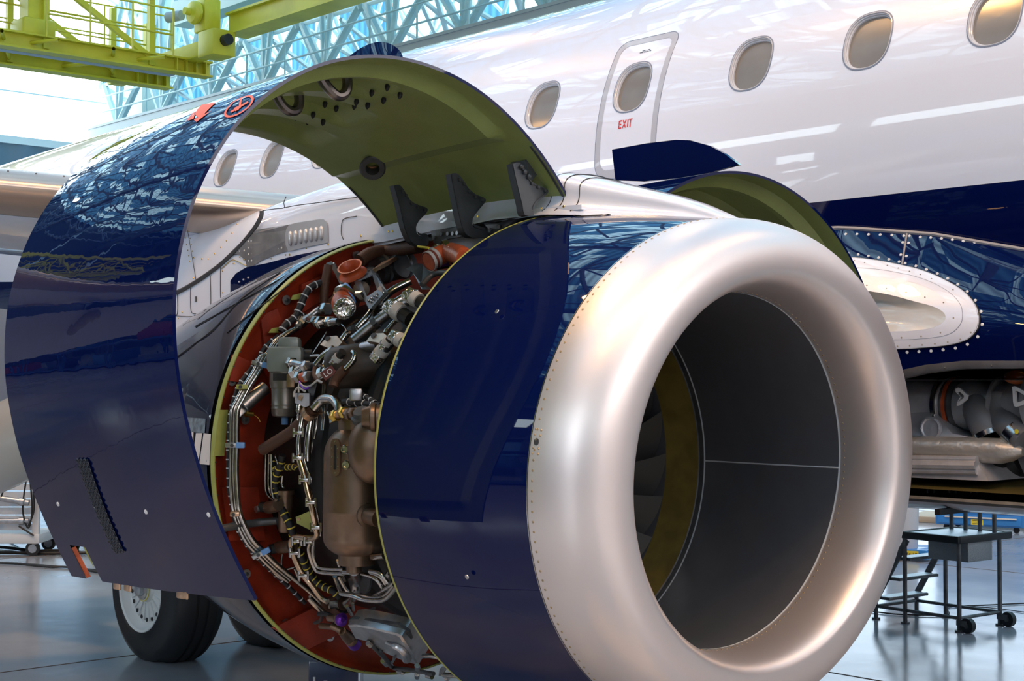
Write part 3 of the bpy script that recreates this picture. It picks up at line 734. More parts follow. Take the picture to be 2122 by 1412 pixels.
b.revolve(V((x0+.33, 7.10, zc)), ax, [(0, .15), (.015, .15), (.015, .12), (.05, .12), (.10, .135), (.3, .14), (.36, .12)], 32)
b.revolve(V((x0+.55, 7.05, zc+.02)), ax, [(0, .12), (.0, .16), (.025, .16), (.03, .13), (.2, .14), (.4, .14)], 32)
b.build('valve_body', mat('cast_grey', (.36, .37, .38), .45, .4, bump=.1, bscale=60), pack)
b = MB()
for k_ in range(10):
    a = 2*PI*k_/10; b.sphere(V((x0+.335, 7.10+.14*math.cos(a), zc+.14*math.sin(a))), .010, 8); b.sphere(V((x0+.565, 7.05+.148*math.cos(a), zc+.02+.148*math.sin(a))), .010, 8)
b.build('flange_bolt', M['steel'], pack)
def tri(pts, Y, m, nm):
    P = [bp_(a, c, Y) for a, c in pts]; c = sum(P, V((0,0,0)))/len(P); b = MB(); n = len(P)
    inn = [c + (q-c)*.55 for q in P]
    v = P + inn + [q + V((0, .012, 0)) for q in P] + [q + V((0, .012, 0)) for q in inn]; f = []
    for i in range(n): j = (i+1) % n; f += [(i, j, n+j, n+i), (2*n+i, 3*n+i, 3*n+j, 2*n+j), (i, 2*n+i, 2*n+j, j), (n+i, n+j, 3*n+j, 3*n+i)]
    b.add(v, f); return b.build(nm, m, pack, ang=30)
tri([(1048,430),(1070,418),(1090,425),(1150,480),(1145,515),(1075,570),(1060,572),(1062,545),(1095,500),(1050,455)], 6.90, M['offwhite'], 'flange_bracket')
tri([(1520,412),(1545,405),(1610,440),(1690,490),(1690,520),(1620,560),(1560,580),(1540,575),(1530,540),(1525,440)], 6.86, M['offwhite'], 'flange_bracket')
b = MB(); b.tube([bp_(1230, 560, 7.06), bp_(1270, 660, 7.0), bp_(1330, 780, 7.0)], .085, n=20); b.tube([bp_(1440, 480, 7.05), bp_(1430, 640, 7.02), bp_(1500, 740, 6.98), bp_(1640, 860, 6.95)], .07, n=20)
b.build('duct_elbow', mat('duct_grey', (.20, .20, .21), .5, .2), pack)
b = MB(); b.cyl(bp_(1318, 790, 7.0), bp_(1335, 830, 7.0), .09, n=20); b.cyl(bp_(1530, 790, 6.97), bp_(1590, 850, 6.96), .078, n=20); b.build('v_band_clamp', M['steel'], pack)
b = MB(); b.tube([bp_(1330, 830, 7.0), bp_(1340, 960, 7.05), bp_(1370, 1120, 7.15), bp_(1560, 1040, 7.2)], .085, n=16); b.tube([bp_(1230, 700, 7.2), bp_(1180, 780, 7.2), bp_(1260, 960, 7.25)], .10, n=14); b.build('rubber_duct', M['rubber'], pack)
# lower heat exchanger box with access cover
q0, q1, q2 = bp_(600, 690, 6.94), bp_(1000, 830, 6.94), bp_(1300, 1200, 6.94)
b = MB(); b.prism([bp_(560, 640, 6.98), bp_(870, 620, 6.98), bp_(940, 700, 6.96), bp_(1020, 800, 6.93), bp_(1160, 830, 6.93), bp_(1120, 850, 6.92), bp_(560, 850, 6.92)], V((0, .4, 0)))
b.prism([bp_(560, 850, 6.90), bp_(1180, 850, 6.90), bp_(1230, 960, 6.88), bp_(1210, 1010, 6.88), bp_(1270, 1120, 6.86), bp_(1330, 1200, 6.86), bp_(560, 1165, 6.86)], V((0, .5, 0)))
hx = b.build('heat_exchanger_box', M['packalu'], pack, ang=30)
b = MB(); c0 = bp_(850, 760, 6.93); b.revolve(c0, V((0, -1, .0)), [(0, .062), (.012, .062), (.016, .052), (.010, .046), (.010, .02), (.014, .012)], 28)
for k_ in range(6): a = PI/3*k_; b.sphere(c0 + V((.054*math.cos(a), -.017, .054*math.sin(a))), .006, 8)
b.build('access_cover', M['packalu'], pack)
b = MB(); b.revolve(V((bp_(560, 920).x, 6.93, bp_(600, 920, 6.9).z)), ax, [(0, .065), (.66, .065), (.72, .05), (.78, .02)], 28); b.build('foil_wrapped_duct', mat('crinkled_foil', (.55, .52, .48), .42, .6, bump=.5, bscale=28), pack)
b = MB()
for z_ in (1010, 1060, 1110): b.tube([bp_(600, z_, 6.86), bp_(1230, z_+8, 6.86)], .018 if z_ != 1060 else .03, n=10, k=1)
split_loose(b.build('stiffening_bead', M['packalu'], pack))
b = MB(); b.sphere(bp_(1560, 330, 7.0), .055, 18, sc=(1.3, .8, .7)); b.build('amber_lamp', mat('amber_glass', (.55, .12, .01), .1, coat=1), pack)
b = MB(); b.revolve(bp_(1560, 785, 6.88), V((0, -1, 0)), [(0, .012), (.002, .012)], 14); b.build('yellow_dot_label', M['labely'], pack)
for k_ in range(4):
    b = MB(); s_ = 820 + 180*k_; b.tube([bp_(s_, 1300, 7.1), bp_(s_, 1255, 7.1), bp_(s_+50, 1255, 7.1), bp_(s_+50, 1300, 7.1)], .006, n=6, k=2); b.build('pack_pipe', M['gun'], pack)

# ---------------------------------------------------------------- wing
def le(Y): return V((-6.74 - .50*(4.1 - Y), Y, 2.75 + .07*(4.1 - Y)))
def foil(t, chord, thick):
    """t 0..1 from lower trailing edge round the nose to the upper trailing edge"""
    x = (1 - 2*t)**2 if t < .5 else (2*t - 1)**2
    y = thick*(1.6*math.sqrt(x)*(1-x) + .10*(1-x)*0)*.9
    return -x*chord, (-y*.62 if t < .5 else y*.62)
def wingpt(Y, t, k=1.):
    L = le(Y); ch = 3.9 - .20*(6.9 - Y); cx, cz = foil(t, ch, .62 - .03*(6.9 - Y)); return V((L.x + cx, Y, L.z + cz))
b = MB(); b.grid(lambda u, v: wingpt(7.4 - 14*u, v*.36), 30, 20); b.grid(lambda u, v: wingpt(7.4 - 14*u, .64 + v*.36), 30, 20)
wg = b.build('wing', M['white'], air, ang=50); wg['label'] = 'white swept wing behind the engine'
b = MB(); b.grid(lambda u, v: wingpt(7.4 - 14*u, .36 + v*.28) + V((.012, 0, 0)), 30, 24)
sl = b.build('slat', mat('bare_leading_edge', (.60, .47, .38), .30, .9, bump=.04, bscale=3), air, ang=50); sl['label'] = 'bare metal leading edge slat'
b = MB()
for i in range(14):
    Y = 3.9 - .12*i
    for t_ in (.60,): b.sphere(wingpt(Y, t_) + V((.012, 0, 0)), .006, 6)
b.build('slat_rivet_row', M['gun'], air)
for Y in (3.0, -1.0):
    b = MB()
    def can(u, v):
        L = le(Y); x = L.x - 1.6 - 3.4*u; r = .27*math.sin(PI*min(max(u, .004), .996))**.55
        return V((x, Y + r*.8*math.cos(2*PI*v), L.z - .42 - .30*u - r*.2 + 1.35*r*math.sin(2*PI*v)))
    b.grid(can, 30, 24); f_ = b.build('flap_track_fairing', mat('cream_fairing', (.66, .60, .50), .35, coat=.5), air)
b = MB()
def can2(u, v):
    r = .33*math.sin(PI*min(max(u, .003), .997))**.5; return V((-9.3 - 3.3*u, 4.75 + r*.75*math.cos(2*PI*v), 1.76 - .78*u + r*math.sin(2*PI*v)))
b.grid(can2, 30, 28); b.build('flap_track_fairing', bpy.data.materials['cream_fairing'], air)
b = MB(); b.grid(lambda u, v: V((-11.0 - 1.15*v - .02*u, 6.4 - 9*u, 2.45 + .085*(6.4 - 9*u - 4.1)*-1 - 1.05*v**1.3)), 20, 12)
fl = b.build('flap', M['white'], air)
# ---------------------------------------------------------------- main landing gear
def wheel(Yo, first=True):
    X, Z = -9.16, .475
    t = MB(); W2 = .41
    prof = [(0, .285), (.004, .30), (.03, .36), (.02, .42), (.045, .475), (.10, .512), (.13, .517), (.135, .508), (.15, .508), (.155, .518), (.20, .520), (.205, .510), (.22, .510), (.225, .520), (.27, .518), (.275, .508), (.29, .508), (.295, .514), (.33, .50), (.37, .46), (.39, .42), (.38, .36), (.40, .30), (.41, .285)]
    t.revolve(V((X, Yo, Z)), V((0, 1, 0)), prof, 64, cap=False)
    for v in t.v:
        if v.z < .03: v.z = max(v.z, .004) 
    w_ = t.build('main_wheel_tyre', M['tyre'], air, ang=40); w_['label'] = 'fat black aircraft tyre'
    r = MB(); r.revolve(V((X, Yo, Z)), V((0, 1, 0)), [(.006, .288), (-.004, .282), (.004, .268), (.05, .25), (.06, .235), (.055, .09), (.02, .075), (.02, .05)], 48, cap=False)
    rm = r.build('wheel_rim', mat('rim_white', (.80, .82, .80), .4, coat=.3), w_)
    r = MB()
    for k in range(18):
        a = 2*PI*k/18
        for (ra, rb, w0) in ((.10, .215, .012),):
            d = V((math.cos(a), 0, math.sin(a))); tt = V((-math.sin(a), 0, math.cos(a))); c = V((X, Yo+.052, Z)) + d*(ra+rb)/2
            r.box(c, (rb-ra, w0, .012), X=d, Y=tt, Z=V((0, -1, 0)))
    r.build('rim_rib', rm.data.materials[0], w_)
    r = MB()
    for k in range(18):
        a = 2*PI*(k+.5)/18; r.revolve(V((X + .205*math.cos(a), Yo+.054, Z + .205*math.sin(a))), V((0, -1, 0)), [(0, .014), (.003, .014)], 10)
    r.build('rim_hole', M['blk'], w_)
    r = MB(); r.revolve(V((X, Yo+.03, Z)), V((0, -1, 0)), [(0, .07), (.02, .07), (.024, .045), (.05, .042), (.055, .02)], 24); r.build('hub_cap', M['alu'], w_)
    r = MB(); r.revolve(V((X, Yo+.025, Z)), V((0, -1, 0)), [(0, .082), (.004, .082), (.004, .07)], 24); r.build('grease_ring', M['labely'], w_)
wheel(4.91); wheel(5.76)
b = MB(); b.cyl((-9.16, 4.95, .475), (-9.16, 6.1, .475), .07, n=16); b.cyl((-9.16, 5.55, .475), (-9.1, 5.75, 2.6), .10, n=20); b.cyl((-9.16, 5.55, 1.0), (-9.1, 6.9, 2.2), .045, n=12)
b.build('landing_gear_strut', M['offwhite'], air)
# ================================================================== turbofan engine
eng = thing('turbofan_engine', 'large turbofan engine with satin metal inlet lip and fan cowl doors propped open', 'engine', (-4.6, 4.27, .55))
S_LIP, S_FL, S_BH = -3.617, -4.352, -5.551
def lip_prof():
    out = []
    h, rh = -3.34, .72
    for k in range(61):
        th = PI*k/60
        if th <= PI/2: s_ = S_LIP + (h - S_LIP)*abs(math.sin(th))**.8; r = rh + (.910 - rh)*abs(math.cos(th))**.8
        else: s_ = -3.573 + (h + 3.573)*abs(math.sin(th))**.8; r = rh - (rh - .644)*abs(math.cos(th))**.8
        out.append((s_, r, 1))
    # smooth the join around the nose
    for _ in range(6):
        out = [out[0]] + [((a[0]+2*c[0]+d[0])/4, (a[1]+2*c[1]+d[1])/4, 1) for a, c, d in zip(out, out[1:], out[2:])] + [out[-1]]
    return out
LP = lip_prof()
b = MB(); b.elathe(LP, 160, scarf=.066); lip = b.build('inlet_lip', M['lip'], eng, ang=80); lip['label'] = 'satin bare metal inlet lip ring'
rivm = mat('lip_rivet', (.40, .30, .17), .45, .6)
def rivets(name, s0, r0, n, scarf, parent, m, rad=.0045, ph0=0., ph1=2*PI, out=1):
    b = MB()
    for i in range(n):
        ph = ph0 + (ph1-ph0)*i/n; bb = r0*math.sin(ph); P = E(s0 + scarf*bb, r0*math.cos(ph), bb); N = (E(s0, (r0+out)*math.cos(ph), (r0+out)*math.sin(ph)) - E(s0, r0*math.cos(ph), r0*math.sin(ph))).normalized()
        b.revolve(P - N*.001, N, [(0, rad), (.0018, rad*.95), (.0024, rad*.5)], 8)
    return b.build(name, m, parent)
def lipr(s_, outer=True):
    L = [q for i, q in enumerate(LP) if (i <= 30) == outer]; return min(L, key=lambda q: abs(q[0]-s_))[1] if 0 else (lambda P_: P_[0][1] + (P_[1][1]-P_[0][1])*((s_-P_[0][0])/((P_[1][0]-P_[0][0]) or 1)))(sorted(L, key=lambda q: abs(q[0]-s_))[:2])
rivets('rivet_row', S_LIP + .022, lipr(S_LIP + .022) + .0005, 170, .066, lip, rivm)
rivets('rivet_row', -3.552, lipr(-3.552, False) - .0005, 150, .068, lip, rivm, .0035, out=-1)
# oval-marked port and the doubled rivets beside it
b = MB()
c = on_R(1112, 916, .9085)
P = W(c); N = (E(c[0], c[1]*1.1, c[2]*1.1) - P).normalized()
b.revolve(P, N, [(0, .012), (.002, .012), (.002, .009), (.001, .009), (.001, .006), (.0025, .006), (.0025, .002)], 20); b.build('drain_port', M['gun'], lip)
b = MB()
for x, y in ((1111,890),(1122,892),(1109,901),(1120,903),(1105.5,928),(1116.5,930),(1104,940),(1115,941.5)):
    c = on_R(x, y, .9085); P = W(c); b.sphere(P, .0045, 8)
b.build('rivet_row', rivm, lip)
# inlet cowl outer barrel
def barrel(t):   # 0 at lip seam, 1 at aft flange
    return .910 + (.9985 - .910)*(1.55*t - .55*t*t)
pb = [(S_LIP + (S_FL - S_LIP)*i/24, barrel(i/24), 1 - i/24) for i in range(25)]
b = MB(); b.elathe(pb, 160, scarf=.066); bar_ = b.build('inlet_cowl', M['navyflat'], eng, ang=60); bar_['label'] = 'navy blue inlet cowl barrel'
b = MB(); b.elathe([(S_LIP - .0005, .9115, 1), (S_LIP-.004, .9118, 1)], 160, scarf=.066); b.build('lip_seam', M['steel'], bar_)
# aft flange of the inlet cowl
b = MB(); b.elathe([(S_FL, .9990), (S_FL-.002, 1.0005), (S_FL-.012, .9995), (S_FL-.013, .985), (S_FL-.013, .955), (S_FL-.010, .93)], 160); fl = b.build('cowl_flange', M['primer2'], eng, ang=30); fl['label'] = 'yellow green edge flange of the inlet cowl'
rivets('rivet_row', S_FL - .0135, .984, 1, 0, fl, M['gun'])
b = MB()
for i in range(96):
    ph = 2*PI*i/96; P = E(S_FL - .0125, .977*math.cos(ph), .977*math.sin(ph)); b.revolve(P, V((-1, 0, 0)), [(0, .004), (.002, .0035)], 7)
b.build('flange_rivet', M['gun'], fl)
b = MB(); b.elathe([(S_FL-.010, .93), (S_FL+.10, .90), (S_FL + .2, .80)], 96); b.build('cowl_inner_skin', M['dark'], eng)
# small fasteners on the barrel
b = MB()
for x, y in ((803, 918), (968, 1196), (1030, 646)):
    c = on_R(x, y, .985 if x < 900 else .975); P = W(c); N = (E(c[0], c[1]*1.1, c[2]*1.1) - P).normalized(); b.revolve(P, N, [(0, .009), (.003, .008), (.003, .003)], 12)
b.build('quarter_turn_fastener', M['alu'], bar_)
# pressure relief slot near the top of the inlet cowl
def vent(ds, dph): ss_ = -4.10 + ds; ph = math.radians(101 + dph); t = (ss_ - S_LIP)/(S_FL - S_LIP); r = barrel(t) + .002; return E(ss_ + .066*r*math.sin(ph)*(1-t), r*math.cos(ph), r*math.sin(ph))
b = MB(); b.add([vent(-.06, 0), vent(-.02, 2.2), (vent(.05, .6)), vent(.05, -.3)], [(0, 1, 2, 3)]); b.build('vent_slot', M['blk'], bar_, smooth=False)
b = MB(); b.tube([vent(-.09, -.2), vent(-.04, 2.8), vent(.03, 2.2), vent(.09, -.1), vent(0, -.9), vent(-.09, -.2)], .0015, n=4, k=3); b.build('vent_seam', M['blk'], bar_)
# inside the inlet
b = MB(); b.elathe([(-3.573, .644, 1), (-3.75, .652, .8), (-4.0, .685, .5), (-4.2, .72, .2), (-4.381, .750, 0)], 128, scarf=.068); ln = b.build('inlet_liner', M['liner'], eng, ang=70); ln['label'] = 'dark grey acoustic liner inside the inlet'
wl = mat('white_sealant_line', (.62, .68, .72), .5)
b = MB(); b.elathe([(-3.569, .6425, 1), (-3.577, .6425, 1)], 128, scarf=.068); b.elathe([(-4.377, .7485), (-4.385, .7485)], 128)
for ph in (-.02, 2.1, 4.2):
    q = [(-3.573, .643, 1), (-3.75, .651, .8), (-4.0, .684, .5), (-4.2, .719, .2), (-4.381, .749, 0)]; out = []
    for p in catmull([V((a, c, d)) for a, c, d in q], 6):
        bb = p.y*math.sin(ph); out.append(E(p.x + .068*bb*p.z, p.y*math.cos(ph), bb))
    b.tube(out, .003, n=4, k=1)
b.build('liner_seam', wl, ln)
b = MB(); b.elathe([(-4.381, .750), (-4.41, .748), (-4.412, .742)], 96); b.build('fan_case_lip', M['gun'], eng)
b = MB(); b.elathe([(-4.412, .742), (-4.52, .742), (-4.60, .735)], 96); yr = b.build('abradable_ring', M['yellowring'], eng); yr['label'] = 'olive yellow ring ahead of the fan blades'
b = MB(); b.elathe([(-4.60, .735), (-4.78, .73)], 96); b.build('fan_case_liner', M['liner'], eng)
b = MB(); b.elathe([(-4.40, .765), (-4.42, .80), (-4.46, .80), (-4.48, .765), (-4.74, .765), (-4.76, .78), (-4.80, .78), (-4.82, .73), (-5.1, .725), (-5.12, .74), (-5.16, .74), (-5.18, .72), (-5.64, .715)], 96); b.build('engine_casing', mat('bay_shade_black', (.006, .006, .007), .5), eng)  # casing widened and blackened to stand in for the bay's dark depth
fanm = mat('fan_blade_titanium', (.20, .205, .215), .38, .8)
for k in range(24):
    a0 = 2*PI*k/24; b = MB()
    def bl(u, v):
        r = .20 + .525*u; tw = .25 + .75*u; ch = .10 + .07*u; sw = -.05*u + .09*u*u
        q = (v - .5)*ch; an = a0 + (q*math.sin(tw))/r*1.6 + .12*u; return E(-4.66 + sw*.6 + q*math.cos(tw)*1.0 + .02*math.sin(PI*v), r*math.cos(an), r*math.sin(an))
    b.grid(bl, 10, 6); b.build('fan_blade', fanm, eng)
b = MB(); b.revolve(E(-4.75, 0, 0), E(1, 0, 0) - E(0, 0, 0), [(0, .21), (.12, .20), (.25, .15), (.36, .07), (.40, .01)], 40); b.build('spinner', M['gun'], eng)
b = MB(); b.elathe([(-4.79, .01), (-4.79, .73)], 64); b.build('stator_backing', M['blk'], eng)

# ---------------------------------------------------------------- bulkhead and aft nacelle
ri = .60
def bh(u, v):
    ph = 2*PI*u; prof = [(0, .990), (-.012, .968), (-.030, .955), (-.036, .90), (-.045, .82), (-.06, .74), (-.065, .68), (-.07, .56), (-.10, .50)]; q = prof[int(round(v*8))]
    wob = .018*math.sin(7*ph)*math.sin(v*PI)
    return E(S_BH + q[0] - wob*.3, q[1]*math.cos(ph), q[1]*math.sin(ph))
b = MB(); b.grid(bh, 144, 8, True); bhd = b.build('firewall_bulkhead', M['red'], eng, ang=60); bhd['label'] = 'brick red silicone coated bulkhead ring'
# raised pads, washers and tabs on the bulkhead
def E_s(x, y, s): return W(on_s(x, y, s))
b = MB()
for (pts, d) in (([(480,735),(540,762),(548,800),(470,790)], .025), ([(560,1300),(640,1260),(700,1310),(630,1345)], .03), ([(620,590),(690,560),(700,600),(620,650)], .02), ([(535,655),(570,640),(590,700),(545,730)], .02), ([(455,1010),(530,1010),(545,1120),(470,1120)], .02)):
    P = [E_s(x, y, S_BH-.03) for x, y in pts]; b.prism(P, E(d, 0, 0) - E(0, 0, 0))
pd_ = b.build('bulkhead_pad', M['red'], bhd); fix_normals(pd_)
b = MB(); bp2 = MB()
for x, y in ((593,622),(646,618),(558,664),(563,745),(738,528),(480,790),(508,870),(510,1190),(592,1293),(636,1330),(684,1320),(475,1015)):
    P = E_s(x, y, S_BH-.022); b.revolve(P, V((1, 0, 0)), [(0, .022), (.004, .021), (.004, .012)], 16); bp2.revolve(P, V((1, 0, 0)), [(0, .010), (.009, .009), (.011, .003)], 6)
b.build('washer', M['alu'], bhd); bp2.build('bolt', M['gun'], bhd)
for pts in ([(602,622),(606,612),(622,608),(628,614),(624,620)], [(556,690),(562,681),(578,678),(582,684),(578,690)]):
    b = MB(); P = [E_s(x, y, S_BH+.03) for x, y in pts]; b.prism(P, E(.006, 0, 0) - E(0, 0, 0)); b.build('cable_tab', M['primer2'], bhd)
# flange rim and black gap
b = MB(); b.elathe([(S_BH+.012, .990), (S_BH+.014, .995), (S_BH+.004, 1.001), (S_BH-.010, 1.001), (S_BH-.012, .985)], 144); rf = b.build('bulkhead_flange', M['primer2'], eng, ang=40); rf['label'] = 'thin yellow green rim around the red bulkhead'
b = MB()
for i in range(90):
    ph = 2*PI*i/90; P = E(S_BH+.013, .989*math.cos(ph), .989*math.sin(ph)); b.revolve(P, V((1, 0, 0)), [(0, .004), (.002, .0035)], 6)
b.build('flange_rivet', M['gun'], rf)
b = MB()
P = [W(on_s(x, y, S_BH+.005)) for x, y in ((452,850),(470,850),(462,945),(440,945))]; b.prism(P, E(.012, 0, 0) - E(0, 0, 0)); b.build('latch_plate', M['primer2'], rf)
b = MB(); b.elathe([(S_BH-.012, .985), (S_BH-.03, .975), (S_BH-.05, .985)], 128); b.build('cowl_gap_seal', M['rubber'], eng)
aftp = [(S_BH-.035, 1.004), (S_BH-.06, 1.006), (-5.8, .992), (-6.0, .968), (-6.25, .925), (-6.5, .872), (-6.75, .815), (-7.0, .755), (-7.2, .70), (-7.4, .645), (-7.41, .62), (-7.1, .60)]
b = MB(); b.elathe(aftp, 144); aft = b.build('thrust_reverser_cowl', mat('aft_cowl_navy', (.006, .007, .022), .35, coat=1., bump=.06, bscale=4, coatr=.02, spec=.1, cior=1.38), eng, ang=50); aft['label'] = 'dark navy cowl behind the red bulkhead'
b = MB(); b.revolve(E(-7.3, 0, 0), E(-1, 0, 0) - E(0, 0, 0), [(0, .50), (.5, .42), (.9, .30)], 48); b.build('exhaust_nozzle', M['alu'], eng)
# white placards on the aft cowl
def aftR(s_):
    for (a, r0), (c, r1) in zip([(q[0], q[1]) for q in aftp], [(q[0], q[1]) for q in aftp[1:]]):
        if c <= s_ <= a: return r0 + (r1-r0)*(s_-a)/(c-a)
    return 1.
def on_aft(x, y):
    P = on_R(x, y, .95, -99)
    for _ in range(6): P = on_R(x, y, aftR(P[0])+.003, -99)
    return W(P)
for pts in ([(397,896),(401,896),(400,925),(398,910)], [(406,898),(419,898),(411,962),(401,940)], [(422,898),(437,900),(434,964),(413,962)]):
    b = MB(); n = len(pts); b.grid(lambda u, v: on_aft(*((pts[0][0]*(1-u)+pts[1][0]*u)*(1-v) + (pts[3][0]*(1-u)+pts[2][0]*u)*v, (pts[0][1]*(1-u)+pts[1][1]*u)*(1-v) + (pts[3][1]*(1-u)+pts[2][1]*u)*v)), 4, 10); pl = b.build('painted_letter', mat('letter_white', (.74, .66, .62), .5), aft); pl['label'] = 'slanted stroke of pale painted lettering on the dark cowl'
b = MB(); b.grid(lambda u, v: on_aft(383 + 43*u + (8*v if u < .5 else -2*v), 865 + 3*u + 30*v), 6, 6); gp = b.build('grey_patch', mat('grey_patch', (.20, .25, .30), .5, var=.6, vscale=30), aft)  # mottled grey-blue patch above the pale strokes
b = MB()
for pts in (((360, 745), (400, 715), (445, 680), (500, 620), (580, 565)), ((600, 590), (520, 650), (470, 690)), ((404, 677), (470, 640), (560, 590), (640, 545))):
    q = [on_aft(*p) for p in pts]; b.tube(q, .003, n=4, k=6)
b.build('panel_seam', M['blk'], aft)

# ---------------------------------------------------------------- pylon
pst = [(-3.49, .893, .902, .012), (-3.56, .895, .928, .05), (-3.70, .92, .985, .085), (-3.81, .93, 1.022, .10), (-4.14, .965, 1.112, .135), (-4.31, .98, 1.160, .15), (-4.6, .985, 1.20, .158), (-5.0, .985, 1.245, .165), (-5.55, .95, 1.29, .17), (-6.0, .72, 1.31, .175), (-6.4, .50, 1.28, .19), (-6.65, .45, 1.25, .24), (-6.9, .40, 1.22, .32), (-7.15, .35, 1.2, .42), (-7.4, .30, 1.2, .55)]
def psec(i, v):
    s_, b0, b1, w_ = pst[i]; flare = 1 + .35*(1-v)**6 if i < 7 else 1
    if v < .5: # near side up
        t = v*2; a = -w_; bb = b0 + (b1-b0)*.62*t
        return (s_, a*(1 + (.6*(1-t)**3 if 0 < i < 7 else 0)), bb)
    t = (v-.5)*2; th = PI*t; h = (b1-b0)*.38
    return (s_, -w_*math.copysign(abs(math.cos(th))**.75, math.cos(th)), b0 + (b1-b0)*.62 + h*abs(math.sin(th))**.75)
import bisect
def pyl(s_, v):
    ks = [-q[0] for q in pst]; i = min(max(bisect.bisect(ks, -s_) - 1, 0), len(pst)-2); t = (s_ - pst[i][0])/(pst[i+1][0]-pst[i][0]); t = min(max(t, 0), 1)
    A, B = psec(i, v), psec(i+1, v); return E(A[0]+(B[0]-A[0])*t, A[1]+(B[1]-A[1])*t, A[2]+(B[2]-A[2])*t)
sts = [q[0] for q in pst]; ss = []
for a, c in zip(sts, sts[1:]): ss += [a + (c-a)*k/4 for k in range(4)]
ss.append(sts[-1])
b = MB(); b.grid(lambda u, v: pyl(ss[int(round(u*(len(ss)-1)))], v), len(ss)-1, 36)
pyn = b.build('pylon', M['white'], air, ang=50); pyn['label'] = 'white engine pylon fairing above the nacelle'; fix_normals(pyn)
b = MB()
for s_ in (-4.28, -4.20): b.tube([pyl(s_ - .05*math.cos(v*PI/.75)*(1 if v < .75 else -1)*0, v) + V((0, 0, .001)) for v in [k/24 for k in range(2, 22)]], .0028, n=4, k=1)
b.tube([pyl(-4.35 + .0*k, k/24) for k in range(2, 22)], .002, n=4, k=1)
b.build('pylon_seam', M['blk'], pyn)
def PS(x, y, a=-.178): return W(on_a(x, y, a))
def onpyl(x, y):
    P = on_a(x, y, -.17)
    for _ in range(40):
        s_ = P[0]; i = 0
        for k in range(len(pst)-1):
            if s_ <= pst[k][0]: i = k
        t = (s_-pst[i][0])/(pst[i+1][0]-pst[i][0]); w_ = pst[i][3]+(pst[i+1][3]-pst[i][3])*min(max(t, 0), 1); P = P*.5 + on_a(x, y, -w_ - .003)*.5
    return W(P)
def Zq(pts, ox=340, oy=380, k=400/1883): return [(ox + a*k, oy + c*k) for a, c in pts]
def seamline(pts, r=.0022, m=None, nm='panel_seam', k=5):
    b = MB(); b.tube([onpyl(*p) for p in pts], r, n=5, k=k); return b.build(nm, m or M['blk'], pyn)
seamline(Zq([(1170,240),(1300,215),(1500,190),(1700,160),(1880,138)]))
seamline(Zq([(960,268),(1080,250),(1170,240),(1168,190),(1190,130)]), k=4)
arc = seamline(Zq([(950,270),(945,320),(905,400),(850,480),(760,590),(660,690),(540,800),(420,890),(300,970),(180,1040),(90,1080)]), .012, mat('arc_rubber', (.05, .05, .055), .5), 'slat_seal'); arc['label'] = 'dark rubber seal curving down the pylon side'
seamline(Zq([(215,375),(240,520),(270,700),(310,940)]), .0015)
seamline(Zq([(450,900),(455,1100),(450,1230),(420,1265),(300,1275),(265,1250),(258,1180),(258,1020)]), .0016)
seamline(Zq([(130,1080),(132,1250),(115,1290),(85,1300)]), .0018); seamline(Zq([(85,1292),(250,1300),(400,1290)]), .0012)
seamline(Zq([(550,820),(550,1100),(570,1155)]), .0018); seamline(Zq([(560,835),(650,755),(700,755),(790,800),(810,800)]), .0018, M['brass'])
seamline(Zq([(660,705),(740,695),(790,740),(810,820)]), .0014)
seamline(Zq([(1750,550),(1730,500),(1732,400),(1760,345),(1880,320)]), .0018)
# bare metal patch and louvred access panel
def patch(pts, nm, m, off=0.):
    P = [onpyl(*p) + V((0, -off, 0)) for p in pts]; b = MB(); b.prism(P, V((0, -.0012, 0))); return fix_normals(b.build(nm, m, pyn, smooth=False))
patch(Zq([(890,455),(1050,430),(1225,402),(1190,460),(1185,560),(1215,660),(1080,700),(960,750),(880,800),(815,820),(800,760),(740,700),(680,690),(760,600),(850,500)]), 'bare_metal_patch', mat('bare_patch', (.33, .31, .30), .38, .7, var=.25, vscale=14))
lp_ = patch(Zq([(1225,405),(1300,385),(1520,350),(1560,352),(1590,380),(1600,420),(1603,580),(1380,625),(1240,662),(1215,660),(1190,600),(1185,500),(1200,440)]), 'louvre_panel', mat('louvre_grey', (.48, .49, .51), .35, .5), .002)
lp_['label'] = 'grey access panel with seven louvres'
for k in range(7):
    x = 1240 + 50.5*k; y0 = 470 - 9*k; y1 = 612 - 9*k; A_, B_ = [onpyl(*p) + V((0, -.004, 0)) for p in Zq([(x, y0), (x+3, y1)])]
    b = MB(); d = (B_-A_); b.revolve(A_, d, [(0, .003), (.006, .010), (.02, .0135), (d.length-.02, .0135), (d.length-.006, .010), (d.length, .003)], 14); b.build('louvre', lp_.data.materials[0], lp_)
b = MB()
for p in Zq([(1475,385),(230,343),(236,408),(244,474),(255,537),(266,600),(278,663),(291,725),(199,463),(209,534),(221,600),(232,654),(242,706),(252,760),(285,926),(714,400),(664,488),(608,562),(554,626),(492,687),(432,740),(368,738),(738,720),(778,745),(677,782),(571,857),(572,1068),(177,1258),(140,1316),(258,1318),(319,1312),(382,1306),(1046,736),(1186,700),(1388,638),(1604,603),(1720,578)]):
    P = onpyl(*p); b.revolve(P, V((0, -1, 0)), [(0, .0045), (.0015, .004)], 8)
b.build('screw', M['brass'], pyn)
b = MB()
for p in Zq([(824,567),(853,563),(825,630),(854,626),(826,693),(855,689),(826,756),(855,755),(739,663),(783,657),(1114,508),(1146,503),(1115,570),(1147,568),(1117,636),(1149,630)]):
    P = onpyl(*p); b.revolve(P, V((0, -1, 0)), [(0, .005), (.003, .0045)], 8)
b.build('rivet_head', M['offwhite'], pyn)
